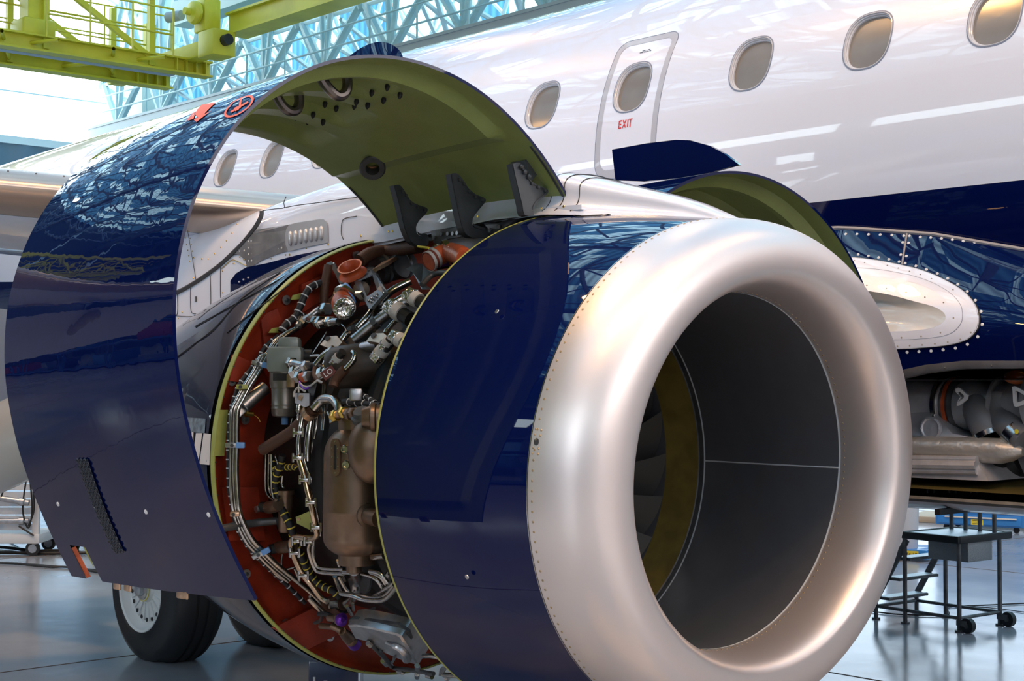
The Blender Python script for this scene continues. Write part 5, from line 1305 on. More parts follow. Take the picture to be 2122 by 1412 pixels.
# --- orange ducts
o, P = pipe(A4((470,640),(440,560),(520,470),(590,420)), .044, M['orange'], 'air_duct', .90, n=24, k=6); o['label'] = 'orange silicone air duct wrapped at its open end'
b = MB(); d = (P[0]-P[1]).normalized(); d = (d + (-_d)*.9).normalized(); b.revolve(P[0] - d*.03, d, [(0, .046), (.04, .045), (.048, .03), (.04, .01), (.042, .001)], 20); b.build('plastic_cap', M['foil'], o)
b = MB(); b.revolve(P[0] - d*.05, d, [(0, .046), (.0, .049), (.018, .049), (.018, .046)], 20, cap=False); b.build('tape_band', M['tape'], o)
for f_ in (.35, .6):
    c = P[2]*(1-f_) + P[3]*f_; d = (P[3]-P[2]).normalized(); b = MB(); b.revolve(c - d*.006, d, [(0, .046), (0, .052), (.013, .052), (.013, .046)], 24, cap=False); q = b.build('blue_band', M['bluepl'], o); q['label'] = 'pale blue band clamp'
clamp(P[2] + (P[1]-P[2])*.2, P[2]-P[1], .046, M['steel'], o, .014)
o, P = pipe(A7((700,1090),(790,1040),(870,1010),(960,1030),(1020,1070)), .040, M['orange'], 'air_duct', .93, n=24); o['label'] = 'orange duct with white tape stripes near the cowl edge'
d = (P[0]-P[1]).normalized(); b = MB(); b.revolve(P[0]-d*.03, d, [(0, .030), (.032, .036), (.034, .041), (.0, .042)], 24, cap=False); b.revolve(P[0]-d*.02, d, [(0, .034), (.002, .001)], 24); b.build('duct_mouth', mat('duct_inside', (.16, .03, .015), .7), o)
for f_ in (.1, .55):
    c = P[0]*(1-f_) + P[1]*f_; b = MB(); b.revolve(c - d*.006, d + V((0, .2, .15)), [(0, .0405), (0, .0425), (.014, .0425), (.014, .0405)], 24, cap=False); b.build('tape_band', M['tape'], o)
clamp(P[2], P[2]-P[1], .041, M['steel'], o, .02)
# --- funnel boot on its bracket
cF = R3(A4((560,120)), .93)[0]; up_ = (-_d*.55 + ZZ*.75 - _r*.25).normalized()
b = MB(); b.revolve(cF - up_*.03, up_, [(0, .060), (.005, .064), (.009, .060), (.014, .046), (.022, .042), (.034, .046), (.044, .054), (.048, .056), (.048, .049), (.036, .040), (.02, .034), (.0, .032)], 32, cap=False); o = b.build('scoop_boot', M['orange'], eng, ang=50); o['label'] = 'round orange rubber boot'
def plate(pts, R, d, m, nm, holes=None, par=None, label=None):
    P = R3(pts, R); b = MB(); b.prism(P, d); o = fix_normals(b.build(nm, m, par or eng, smooth=False))
    if label: o['label'] = label
    return o, P
br_ = mat('bracket_grey', (.075, .082, .09), .38, .5)
# frame shaped bracket: four bars around the opening
outr = A4((555,205),(790,65),(830,100),(1000,430),(810,640),(640,300)); 
for pts in (((555,205),(790,65),(850,180),(640,270)), ((790,65),(830,100),(1005,430),(905,390),(850,200)), ((640,270),(720,470),(830,640),(800,650),(560,215)), ((905,390),(1005,430),(820,640),(735,480),(790,470))):
    plate(A4(*pts), .89, V((.01, .012, 0)), br_, 'bracket_plate')
b = MB()
for p in R3(A4((795,135),(607,243),(990,430),(903,440),(865,472),(897,478),(828,504),(860,508),(793,535),(823,542)), .893): b.sphere(p, .005, 8)
b.build('bracket_rivet', M['steel'], eng)
b = MB(); P = R3(A4((700,240),(720,320),(700,380)), .84); b.tube(P, .036, n=16); b.build('ball_duct', M['steel'], eng, ang=60)
# channel strut
P = R3(A4((240,70),(310,45),(380,160),(450,320),(520,440)), .84); b = MB(); b.tube(P[1:], .014, n=4, k=2); b.tube([P[0], P[1]], .012, n=4, k=1); b.build('channel_strut', M['alu'], eng, smooth=False)
# --- black precooler ducts at the top of the bay
o, P = pipe(A7((110,1080),(200,1020),(330,1000),(480,980),(620,960)), .030, M['hose'], 'brown_hose', .90, n=14)
o, P = pipe(A7((250,1170),(330,1150),(420,1130),(500,1110)), .062, M['gun'], 'bleed_duct', .80, n=24, k=4)
b = MB(); d = P[1]-P[0]; d.normalize(); b.revolve(P[1]-d*.02, d, [(0, .062), (0, .068), (.014, .068), (.014, .062)], 28, cap=False); b.revolve(P[3]-d*.02, d, [(0, .062), (0, .067), (.012, .067), (.012, .062)], 28, cap=False); b.build('duct_bead', M['alu'], o)
plate(A7((210,1160),(330,1070),(440,1030),(330,1100)), .90, V((.01, .01, -.01)), M['copper'], 'heat_shield')
plate(A7((500,1150),(600,1105),(650,1115),(720,1180),(640,1290),(700,1330),(640,1330),(560,1180)), .88, V((.01, .012, 0)), br_, 'bracket_plate', label='folded dark grey bracket')
o, P = pipe(A7((640,1290),(720,1210),(800,1185),(870,1190)), .012, M['gun'], 'pipe', .9)
# --- long tubes rising to the upper right
for pts, r, R in (((650,900),(780,760),(900,600),(1060,440),(1200,350),(1350,280)), .016, .84), (((430,1080),(520,960),(620,910),(760,880),(900,740),(1100,590),(1380,420)), .016, .82), (((600,1060),(740,940),(880,830),(1000,740),(1180,620),(1420,470)), .021, .84), (((1010,980),(1090,870),(1190,770)), .010, .86), (((90,1390),(200,1260),(330,1170)), .014, .88), (((210,1400),(250,1310),(330,1240)), .013, .88), (((30,1275),(130,1270),(180,1300)), .008, .86), (((530,1400),(590,1330),(610,1260),(580,1220)), .010, .90), (((720,1160),(830,1140),(930,1130)), .022, .84), (((440,860),(500,920),(510,950)), .005, .84), (((1020,980),(1040,930)), .012, .87):
    o, P = pipe(A4(*pts), r, M['steel'] if r < .02 else M['alu'], 'pipe', R, n=10)
    if r >= .014 and len(P) > 3: clamp(P[2], P[3]-P[1], r, M['gun'], o, .02)
o, P = pipe(A4((240,950),(150,1090),(50,1240)), .003, M['steel'], 'control_rod', .84, k=1)
# shielded copper tinted covers
for pts, dpt in (((150,1120),(250,1010),(370,1000),(440,1090),(350,1190),(270,1170)), .06), (((765,1070),(840,975),(990,965),(1110,1060),(1060,1130),(880,1085)), .06):
    P = R3(A4(*pts), .88); b = MB(); b.prism(P, -(P[0]-E(P[0].x, 0, 0)).normalized()*dpt); o = fix_normals(b.build('sensor_cover', M['copper'], eng, smooth=False)); o['label'] = 'copper coloured box cover'
    c = (P[0]+P[1]+P[2])/3; b = MB(); b.revolve(c, (-_d), [(0, .012), (.006, .012), (.006, .005)], 12); b.build('cover_bolt', M['gun'], o)
# foil wrapped connectors with white tape
for (x, y), L, R in (((1130, 640), 70, .92), ((1370, 480), 60, .94), ((1170, 1030), 55, .92), ((930, 1260), 55, .90), ((1010,1130), 40, .92), ((350, 1340), 40, .90)):
    x_, y_ = A4((x, y))[0]; P = R3([(x_, y_)], R)[0]; d = V((.7, .1, -.35 if y < 1100 else .6)).normalized(); k_ = L/70
    b = MB(); b.revolve(P - d*.04*k_, d, [(0, .018*k_), (.01*k_, .034*k_), (.05*k_, .037*k_), (.06*k_, .028*k_)], 14)
    for i in range(len(b.v)): b.v[i] = b.v[i] + noise.noise_vector(b.v[i]*60)*.007
    o = b.build('wrapped_connector', M['foil'], eng, ang=20); o['label'] = 'open connector wrapped in clear film'
    b = MB(); b.revolve(P + d*.015*k_, d, [(0, .034*k_), (.0, .037*k_), (.035*k_, .036*k_), (.035*k_, .033*k_)], 16); b.build('tape_band', M['tape'], o)
    b = MB(); b.revolve(P + d*.05*k_, d, [(0, .028*k_), (.05*k_, .03*k_)], 14); b.build('connector_shell', M['rubber'], o)
# --- upper left: fuel filter with its housing
def vcyl(x, y0, y1, wpx, R, m, nm, prof=None, par=None, label=None, n=28):
    P0 = R3([(x, (y0+y1)/2)], R)[0]; D = (P0-EYE).dot(_d); z0 = on_axis(x, y1, 0, P0.x).z; z1 = on_axis(x, y0, 0, P0.x).z; r = wpx/2/FPX*D; h = z1-z0; c = V((P0.x, P0.y, z0)) + V((_d.x, _d.y, 0))*r
    prof = prof or [(0, .0), (.0, .8), (.06, 1), (.94, 1), (1, .9), (1, 0)]
    b = MB(); b.revolve(c, V((0, 0, 1)), [(q[0]*h, q[1]*r) for q in prof], n); o = b.build(nm, m, par or eng, ang=40)
    if label: o['label'] = label
    return o, c, r, h
bz = mat('filter_bronze', (.26, .235, .21), .35, .7)
ff, c, r, h = vcyl(586, 768, 866, 56, .84, bz, 'fuel_filter', [(0, .55), (.03, .9), (.08, .98), (.18, 1), (.19, 1.03), (.22, 1), (.26, 1), (.27, 1.03), (.30, 1), (.62, 1.0), (.63, 1.10), (.70, 1.12), (.72, 1.14), (1.0, 1.14), (1.0, .2)], label='bronze canister filter left of the bay')
b = MB(); b.box(c + V((.01, 0, h+.045)), (.15, .13, .11), X=V((_r.x, _r.y, 0)), Y=V((_d.x, _d.y, 0)), bev=.02); b.box(c + V((_r.x, _r.y, 0))*.02 + V((0, 0, h+.11)), (.09, .09, .06), X=V((_r.x, _r.y, 0)), Y=V((_d.x, _d.y, 0)), bev=.015); b.build('filter_head', mat('housing_green_grey', (.22, .26, .25), .45, .3), ff)
b = MB(); b.cyl(c + V((_r.x, _r.y, 0))*.075 + V((0, 0, h+.06)), c + V((_r.x, _r.y, 0))*.115 + V((0, 0, h+.06)), .03, n=18); b.build('filter_cap', M['rubber'], ff)
b = MB(); b.cyl(c, c - V((0, 0, .03)), .014, n=12); b.build('drain_plug', M['bluepl'], ff)
b = MB(); b.box(c + V((-_d.x, -_d.y, 0))*r*1.15 + V((0, 0, h*.86)), (.08, .002, .03), X=V((_r.x, _r.y, 0)), Y=V((_d.x, _d.y, 0))); b.build('data_plate', M['blk'], ff)
b = MB(); b.box(c + V((_r.x, _r.y, 0))*.035 - V((_d.x, _d.y, 0))*r*1.2 + V((0, 0, h*.78)), (.035, .012, .055), X=V((_r.x, _r.y, 0)), Y=V((_d.x, _d.y, 0)), bev=.003); b.build('mount_lug', M['copper'], ff)
# small actuator behind
o, P = pipe(A2((345,490),(440,400),(560,300)), .030, M['alu'], 'actuator', .80, n=20, k=1); o['label'] = 'diagonal silver actuator cylinder'
b = MB(); d = (P[0]-P[1]).normalized(); b.box(P[0] + d*.03, (.06, .02, .05), X=d, Y=V((-_d.x, -_d.y, 0)), Z=d.cross(V((-_d.x, -_d.y, 0))).normalized(), bev=.006); b.build('rod_end', M['alu'], o)
o, P = pipe(A2((370,555),(440,560)), .012, M['brass'], 'brass_fitting', .80, n=8, k=1)
o, P = pipe(A2((440,560),(490,590),(515,635)), .0012, M['brass'], 'lockwire', .80, n=4)
# valves near the filter
for pts in (((820,60),(960,90)), ((850,150),(960,90)), ((1120,160),(1200,110)), ((900,200),(975,190))):
    o, P = pipe(A2(*pts), .018, M['steel'], 'valve_fitting', .89, n=12, k=1); nut(P[0], P[1]-P[0], .026, o); nut(P[1], P[1]-P[0], .023, o, M['alu'])
# servo valve box with wires
P = R3(A5((170,590),(400,590),(400,790),(330,820),(170,750)), .90); b = MB(); b.prism(P, (_d.x*.05, _d.y*.05, 0)); sv = fix_normals(b.build('servo_valve', M['alu'], eng, smooth=False)); sv['label'] = 'small bright box with pale wires'
b = MB(); b.revolve(R3(A5((262,665)), .90)[0], (-_d), [(0, .011), (.006, .011), (.006, .005), (.01, .004)], 16); b.build('terminal', M['copper'], sv)
P = R3(A5((310,420),(530,420),(440,760),(400,600)), .86); b = MB(); b.prism(P, (_d.x*.02, _d.y*.02, 0)); fix_normals(b.build('servo_bracket', br_, sv, smooth=False))
for pts, m in ((((150,650),(160,570),(220,500),(330,560)), 'tape'), (((230,580),(240,430),(310,480),(400,480),(530,380)), 'tape'), (((240,400),(280,480),(330,520),(400,500)), 'purple'), (((530,380),(600,410)), 'offwhite')):
    pipe(A5(*pts), .0045, M[m], 'lead_wire', .91, par=sv, n=6)
pipe(A5((235,780),(222,860),(205,1040)), [.012, .011, .004, .003], M['steel'], 'servo_stem', .90, par=sv)
# tag reading LO
P = R3(A5((710,260)), .915)[0]; Xt = (V((_r.x, _r.y, 0))*.75 + ZZ*.55).normalized(); Nt = -V((_d.x, _d.y, 0)).normalized(); Yt = Nt.cross(Xt).normalized()
b = MB(); b.box(P, (.055, .036, .004), X=Xt, Y=Yt, Z=Nt); tg = b.build('hose_tag', mat('tag_maroon', (.10, .015, .012), .5), eng, smooth=False)
text_mesh('tag_lettering', 'LO', .030, Xt, Yt, P + Nt*.004, M['offwhite'], tg)
# vertical rods behind the hose
for pts, r, R in (((1130,260),(1125,500),(1110,720)), .006, .80), (((1150,260),(1145,500),(1130,720)), .005, .80), (((1010,600),(990,760),(975,900),(975,1020)), .016, .84), (((1075,560),(1060,700),(1040,800)), .006, .82), (((1030,830),(1010,950)), .004, .82), (((940,500),(915,650),(905,720),(885,850),(890,960)), .010, .88), (((830,600),(800,700),(760,760)), .003, .80), (((570,950),(568,1300),(640,1400)), .005, .80), (((600,950),(598,1280),(660,1380)), .005, .81), (((620,950),(630,1330),(690,1400)), .006, .82), (((660,960),(690,1050)), .004, .82):
    pipe(A2(*pts), r, M['steel'], 'pipe', R)
# gilded pipe with split clamps running down to the tee
gp1 = A2((880,970),(910,1060),(950,1190),(975,1300),(1000,1390)) + A3((1000,170),(1030,310),(1055,440),(1065,520),(1000,550),(860,535),(815,580),(830,680),(870,790),(930,900),(1020,1010),(1100,1120),(1170,1165))
o, P = pipe(gp1, .012, mat('golden_steel', (.62, .46, .32), .2, 1., var=.2, vscale=20), 'fuel_manifold_pipe', .89, n=12, label='golden steel pipe with split clamps')
for q, d in ((A2((885,740))[0], 0), (A2((880,985))[0], 0), (A2((945,1200))[0], 0), (A3((1010,195))[0], 0), (A3((1060,440))[0], 0), (A3((850,690))[0], 0), (A3((935,910))[0], 0), (A3((870,575))[0], 1), (A3((990,578))[0], 1)):
    Pq = R3([q], .895)[0]; b = MB(); Rv = V((_r.x, _r.y, 0)).normalized(); Dv = V((_d.x, _d.y, 0)).normalized(); b.box(Pq, (.034 if not d else .024, .026, .014), X=Rv, Y=Dv, Z=ZZ, bev=.003)
    for sx in (-1, 1): b.cyl(Pq + Rv*.018*sx + ZZ*.018, Pq + Rv*.018*sx - ZZ*.018, .006, n=8)
    b.build('split_clamp', M['steel'], o)
# second, parallel slim pipe
pipe(A2((930,960),(970,1100),(1010,1200)) + A3((990,40),(1040,200),(1075,330),(1090,430),(1100,520)), .006, M['steel'], 'pipe', .87)
# starter/pump column left of centre
st2, c, r, h = vcyl(588, 1018, 1105, 34, .80, M['bronze'], 'hydraulic_pump', [(0, .7), (.05, .8), (.5, .85), (.8, 1), (.9, 1), (.9, 1.25), (1, 1.25), (1, .1)], label='slim bronze pump with flange')
pipe(A2((735,1160),(725,1240),(745,1280)), .005, M['steel'], 'pipe', .82)
for pts, m in ((((690,215),(640,240),(590,245)), 'bronze'), (((590,245),(520,240)), 'rubber'), (((520,255),(470,265)), 'alu'), (((830,620),(770,630),(690,635)), 'bronze'), (((690,640),(610,655)), 'rubber')):
    pipe(A3(*pts), {'bronze': .026, 'rubber': .022, 'alu': .014}[m], M[m], 'pump_port', .82, n=16, k=2)
# hinge rod sticking through from the door
o, P = pipe(A3((130,455),(300,420),(480,395),(670,375)), .0165, M['gun'], 'hold_open_rod', .80, n=14, label='dark hold-open rod reaching out of the bay')
b = MB(); b.cyl(P[-1], P[-1] + (P[-1]-P[-2]).normalized()*.05, .028, n=14); b.build('rod_socket', M['rubber'], o)
# yellow green bellcrank
P = R3(A3((860,340),(1000,280),(1060,300),(1050,490),(870,400)), .84); b = MB(); b.prism(P, V((_d.x, _d.y, 0))*.012); o = fix_normals(b.build('bellcrank', M['primer2'], eng, smooth=False)); o['label'] = 'yellow green triangular bracket'
b = MB(); b.revolve(R3(A3((888,360)), .845)[0], (-_d), [(0, .007), (.003, .007)], 12); b.build('bellcrank_pin', M['copper'], o)
# lower pipework
low = ((((1000,590),(985,650),(1000,720),(1040,830),(1100,880),(1330,895)), .008, .86), (((1035,590),(1030,680),(1050,780),(1110,840),(1330,850)), .008, .85), (((730,700),(720,800),(750,850),(850,830)), .005, .80), (((530,740),(650,880),(700,930),(760,950)), .006, .86), (((1270,760),(1310,880),(1340,960)), .008, .80), (((850,840),(900,960)), .006, .84))
for pts, r, R in low: pipe(A3(*pts), r, M['steel'], 'pipe', R)
low6 = ((((320,535),(400,545),(520,560),(640,580),(760,560),(860,450)), .009, .88), (((330,540),(440,560),(560,600),(750,600),(880,470)), .009, .90), (((640,570),(740,510),(860,430)), .008, .87), (((260,360),(300,470),(320,530)), .010, .80), (((300,360),(360,470),(410,530),(440,545)), .009, .82), (((530,335),(640,370),(700,420),(750,500)), .008, .86), (((610,310),(700,330),(750,370),(790,430)), .009, .87), (((620,330),(720,370),(770,440)), .008, .85), (((830,310),(790,380),(800,460),(830,480)), .016, .84), (((640,170),(760,155)), .014, .84), (((350,320),(460,325)), .010, .88), (((0,575),(60,640),(160,740)), .014, .86), (((380,660),(430,750)), .008, .84), (((440,640),(450,700)), .007, .84))
for pts, r, R in low6: pipe(A6(*pts), r, M['steel'], 'pipe', R)
plate(A6((390,390),(480,360),(620,370),(600,500),(560,540),(420,500)), .80, V((0, .01, 0)), br_, 'bracket_plate')
plate(A6((560,710),(650,670),(640,720),(600,730)), .80, V((0, .01, 0)), br_, 'bracket_plate')
# purple ended connectors
for pts in (((230,860),(330,910),(410,1000),(490,1075)), ((200,780),(280,790),(340,800))):
    P = R3(A6(*pts), .92); b = MB(); b.tube(P[:2], .014, n=10, k=1); o = b.build('electrical_connector', M['bronze'], eng, ang=60); o['label'] = 'electrical connector with purple coupling ring'
    d = (P[-1]-P[1]); L = d.length; d.normalize(); b = MB(); b.revolve(P[1], d, [(0, .018), (L*.3, .024), (L*.45, .026), (L*.5, .020), (L*.55, .026), (L*.62, .026)], 18); b.build('connector_shell', M['bronze'], o)
    b = MB(); b.revolve(P[1] + d*L*.62, d, [(0, .027), (L*.22, .028), (L*.24, .018), (L*.38, .010)], 18); b.build('coupling_ring', M['purple'], o)
pipe(A6((100,740),(190,745),(250,790),(260,850)), .010, hb_, 'cable', .90); pipe(A6((60,830),(120,800),(130,740)), .008, M['gun'], 'cable', .88); pipe(A6((120,860),(240,870)), .013, M['bronze'], 'pipe', .91)
# electronics box at the bottom
fpts = A6((392,850),(470,845),(620,870),(890,935),(930,960),(1010,1080),(1050,1150),(1100,1245),(985,1215),(880,1170),(740,1110),(620,1010),(460,970),(420,900))
P = R3(fpts, .945); cen = sum(P, V((0,0,0)))/len(P); rad = (cen - E(cen.x, 0, 0)); rad.x = 0; rad.normalize()
b = MB(); n = len(P); up2 = -rad
v0 = P; v1 = [p + rad*.0 + (cen-p)*.0 - rad*.075 for p in P]; vt = [p + (cen-p)*.06 + rad*.006 for p in P]
b.add(vt + v0 + v1, [tuple(range(n))] + [(i, (i+1) % n, n+(i+1) % n, n+i) for i in range(n)] + [(n+i, n+(i+1) % n, 2*n+(i+1) % n, 2*n+i) for i in range(n)]); ec = fix_normals(b.build('engine_control_box', M['alu'], eng, ang=45)); ec['label'] = 'flat silver electronics box low in the bay'
b = MB(); q = R3(A6((775,1030),(900,1080),(960,1130),(980,1190)), .955); b.tube(q, [.006, .014, .016, .018, .020, .020], n=10); b.build('box_emboss', M['alu'], ec)
plate(A6((400,800),(440,785),(900,850),(1000,920),(1050,1060),(1100,1150),(1090,1160),(1020,1070),(930,900),(880,935),(470,850),(400,850)), .92, -rad*.012, M['gun'], 'box_tray', par=ec)
pipe(A6((590,1010),(640,1060),(720,1140),(800,1230),(850,1280),(1000,1300),(1250,1340)), .010, M['gun'], 'mount_strut', .955, n=6, k=4)
for pts in (((740,1210),(780,1250)), ((590,1030),(620,1060)), ((895,1315),(945,1325)), ((1185,1360),(1235,1370)), ((1370,1380),(1400,1390)), ((1085,1255),(1090,1290)), ((1085,1340),(1085,1375)), ((1520,1385),(1545,1395))):
    o, P = pipe(A6(*pts), .011, M['steel'], 'bolt', .965, n=8, k=1)
P = R3(A6((1310,1290),(1340,1265),(1370,1270),(1360,1300),(1330,1360),(1300,1360)), .96); b = MB(); b.prism(P, V((0, .01, 0))); fix_normals(b.build('bracket_plate', M['alu'], eng, smooth=False))
pipe(A6((1350,1350),(1430,1358),(1500,1360)), .010, M['steel'], 'pipe', .96); pipe(A6((1150,1160),(1230,1160),(1320,1180)), .010, M['steel'], 'pipe', .93)
pipe(A6((715,1110),(760,1170),(830,1225),(860,1170)), .007, M['gun'], 'bracket_wire', .955, n=4)
# right side of the bay near the cowl flange
b = MB(); P = R3(A2((1450,370)), .88)[0]; Rv = V((_r.x, _r.y, 0)).normalized(); Dv = V((_d.x, _d.y, 0)).normalized(); b.box(P, (.05, .03, .05), X=Rv, Y=Dv, Z=ZZ, bev=.008); o = b.build('relay_box', M['alu'], eng)
b = MB(); P = R3(A2((1500,120)), .78)[0]; b.revolve(P - Rv*.14, Rv + V((0, 0, .12)), [(0, .06), (.03, .085), (.12, .09), (.20, .09), (.30, .09)], 30); o = b.build('gearbox_drum', mat('dark_bronze_casting', (.075, .06, .05), .45, .6, bump=.1, bscale=30), eng, ang=50)
P = R3(A2((1640,590)), .88)[0]; b = MB(); b.revolve(P - Rv*.05, Rv, [(0, .035), (.03, .045), (.035, .055), (.05, .055), (.055, .048), (.09, .05)], 24); b.build('swivel_joint', M['bronze'], eng)
o, P = pipe(A5((790,480),(820,390),(900,280),(980,200)), .020, M['hose'], 'brown_hose', .88, n=12); pipe(A5((990,190),(1080,110),(1130,50),(1120,0)), .010, M['steel'], 'pipe', .89, n=10)
pipe(A5((500,180),(490,280),(540,370),(620,400)), .012, M['hose'], 'brown_hose', .88, n=10); pipe(A5((640,240),(660,120),(720,20)), .010, mat('gold_pipe', (.7, .5, .25), .2, 1.), 'pipe', .88, n=10)
P = R3(A5((320,330)), .89)[0]; b = MB(); b.sphere(P, .024, 16, sc=(1.2, 1, .9)); b.build('red_cap', M['orange'], eng)
for pts in (((820,960),(960,900),(1040,930)), ((960,900),(1110,910))): o, P = pipe(A5(*pts), .016, M['copper'], 'tank_fitting', .90, n=12, k=2); nut(P[0], P[1]-P[0], .024, o, M['brass']); nut(P[-1], P[-1]-P[-2], .022, o, M['bronze'])
pipe(A5((700,900),(740,980),(750,1080)), .006, M['steel'], 'pipe', .88)
# hinge line structure under the pylon: dark beam, lugs
b = MB(); b.grid(lambda u, v: W(on_a(*((1200 - 560*u), 436 + 75*u + 22*v), -.14)), 20, 1); b.grid(lambda u, v: W(on_a(1190 - 430*u, 452 + 60*u, -.12)) - V((0, -.2*v, 0)), 20, 1); b.build('hinge_beam', M['dark'], eng)
b = MB(); P = [W(on_a(x, y, -.20)) for x, y in A7((715,825),(770,815),(990,790),(1000,870),(830,900),(790,940),(740,930))]; b.prism(P, V((0, .02, 0))); P = [W(on_a(x, y, -.20)) for x, y in A7((1170,760),(1290,760),(1400,720),(1460,720),(1300,830),(1240,840))]; b.prism(P, V((0, .02, 0))); fix_normals(b.build('hinge_lug', mat('lug_grey', (.16, .16, .165), .4, .7), eng, smooth=False))
b = MB()
for p in A7((745,885),(812,853),(868,850),(910,848),(948,845),(990,842),(1232,818),(1310,790)): b.revolve(W(on_a(*p, -.205)), V((0, -1, 0)), [(0, .010), (.006, .009), (.006, .004)], 8)
b.build('lug_bolt', M['alu'], eng)
P = [W(on_a(x, y, -.08)) for x, y in A7((820,900),(1130,830),(1170,890),(1010,1020),(930,980),(860,960))]; b = MB(); b.prism(P, V((0, .03, 0))); fix_normals(b.build('pylon_skin', M['white'], eng, smooth=False))
pipe([(848, 470, .98), (849, 490, .97), (862, 508, .95), (885, 514, .93), (905, 512, .92)], .0035, M['offwhite'], 'bonding_lead', .97, n=6); pipe([(866, 511, .965), (888, 514, .955)], .0055, M['labely'], 'yellow_sleeve', .96, n=6)
b = MB(); b.sphere(R3([(845, 476)], .99)[0], .014, 10); b.build('blue_terminal', M['bluepl'], eng)
# ================================================================== work platform
wp = thing('work_platform', 'worn metal step platform on wheels beside the aircraft belly', 'platform', (-6.5, 10.25, 0))
GA, GB = V((-6.96, 10.06, 0)), V((-6.19, 10.0, 0)); ux = (GB-GA).normalized(); uy = V((-ux.y, ux.x, 0)); LL, WW = (GB-GA).length, .50
def wpP(a, c, z): return GA + ux*a + uy*c + ZZ*z
def wbox(b, a, c, z, sa, sc, sz, bev=0.): b.box(wpP(a, c, z), (sa, sc, sz), X=ux, Y=uy, bev=bev)
DK = .684; g = M['galv']
def leg(a, c, h):
    b = MB(); b.cyl(wpP(a, c, .01), wpP(a, c, h), .017, n=10); b.cyl(wpP(a, c, 0), wpP(a, c, .012), .034, n=10); b.build('leg', g, wp)
leg(0, 0, .15); leg(0, WW, .15); leg(LL, 0, DK); leg(LL, WW, DK); leg(.28, 0, DK); leg(.28, WW, DK)
b = MB()
for (p, q) in (((0, 0), (LL, 0)), ((0, WW), (LL, WW)), ((0, 0), (0, WW)), ((LL, 0), (LL, WW))): b.cyl(wpP(*p, .10), wpP(*q, .10), .013, n=8)
b.build('base_frame', g, wp)
for i, z in enumerate((.165, .325, .49)):
    b = MB(); a = .06 + .085*i*1.15; wbox(b, a, WW/2, z, .13, WW-.02, .022, .004); tr = b.build('step', g, wp); b = MB(); wbox(b, a, WW/2, z+.012, .12, WW-.04, .004); b.build('tread_plate', M['tread'], tr, smooth=False)
for c in (.0, WW):
    b = MB(); p, q = wpP(-.02, c, .12), wpP(.30, c, .64); d = (q-p); b.box((p+q)/2, (.05, .012, d.length), X=d.normalized().cross(uy), Y=uy, Z=d.normalized()); b.build('stringer', g, wp, smooth=False)
b = MB(); wbox(b, .30 + .24, WW*.6, DK, .50, WW*1.22, .03, .005); dk = b.build('deck', M['tread'], wp)
b = MB()
for (a, c, sa, sc) in ((.54, -.03, .52, .03), (.54, WW*1.22, .52, .03), (.29, WW*.6, .03, WW*1.22+.04), (.79, WW*.6, .03, WW*1.22+.04)): wbox(b, a, c, DK-.005, sa, sc, .055, .01)
b.build('deck_padding', M['rubber'], wp)
b = MB(); wbox(b, .60, WW/2, DK-.10, .36, .30, .16, .004); b.build('storage_box', mat('chequer_box', (.30, .31, .32), .4, .7, bump=.8, bscale=120), wp)
for k in range(4):
    b = MB(); b.cyl(wpP(.34 + .13*k, WW, DK), wpP(.34 + .13*k, WW, .935), .017, n=10); b.build('rail_post', g, wp)
b = MB(); b.tube([wpP(.32, WW, .935), wpP(.55, WW, .93), wpP(.78, WW, .92)], .022, n=10); b.build('padded_rail', M['rubber'], wp)
for c in (-.0, WW):
    b = MB(); b.cyl(wpP(LL+.075, c-.022, .055), wpP(LL+.075, c+.022, .055), .055, n=24); wh = b.build('wheel', M['rubber'], wp); b = MB(); b.cyl(wpP(LL+.075, c-.026, .055), wpP(LL+.075, c+.026, .055), .02, n=14); b.box(wpP(LL+.04, c-.03, .07), (.09, .006, .04), X=ux, Y=uy); b.build('wheel_fork', M['galv'], wh)
# extra far legs of the deck


# ================================================================== tool cabinet, drum base
cabD = 19.6
def gp2(x, y): return on_ground(x, y)
c0 = at_depth(1938, 1100, 19.0); c1 = at_depth(2124, 1110, 18.4); c0.z = c1.z = 0
fx = (c1-c0).normalized(); fy = V((-fx.y, fx.x, 0)); wcab = (c1-c0).length
tc_ = thing('tool_cabinet', 'blue wheeled tool cabinet with long pale drawer handles and a yellow sticker', 'cabinet', c0 + fx*wcab/2)
def cb(b, a, c, z, sa, sc, sz, bev=0.): b.box(c0 + fx*a + fy*c + ZZ*z, (sa, sc, sz), X=fx, Y=fy, bev=bev)
b = MB(); cb(b, wcab/2, .32, .56, wcab, .64, .98, .015); b.build('body', M['cabblue'], tc_)
for z, h in ((.15, .14), (.295, .13), (.45, .16), (.65, .18), (.88, .20)):
    if not h: continue
    b = MB(); cb(b, wcab/2, -.006, z, wcab-.08, .02, h-.02, .006); dw = b.build('drawer', M['cabblue'], tc_)
    b = MB(); cb(b, wcab/2+.02, -.03, z+.025, wcab*.80, .02, .018, .004); b.build('handle', mat('handle_cream', (.8, .74, .62), .4) if z == .15 else bpy.data.materials['handle_cream'], dw)
    if z == .15:
        b = MB(); cb(b, wcab*.48, -.018, z-.03, .15, .002, .07); lb = b.build('sticker', M['labely'], dw, smooth=False)
        b = MB()
        for k_ in range(3): cb(b, wcab*.48, -.0195, z-.012-.018*k_, .11, .001, .005)
        b.build('sticker_text', M['blk'], lb, smooth=False)
for a in (.12, wcab-.12):
    for c in (.08, .56):
        b = MB(); b.cyl(c0 + fx*a + fy*(c-.02) + ZZ*.035, c0 + fx*a + fy*(c+.02) + ZZ*.035, .035, n=20); b.box(c0 + fx*a + fy*c + ZZ*.06, (.05, .06, .04), X=fx, Y=fy); b.build('caster', M['rubber'], tc_)
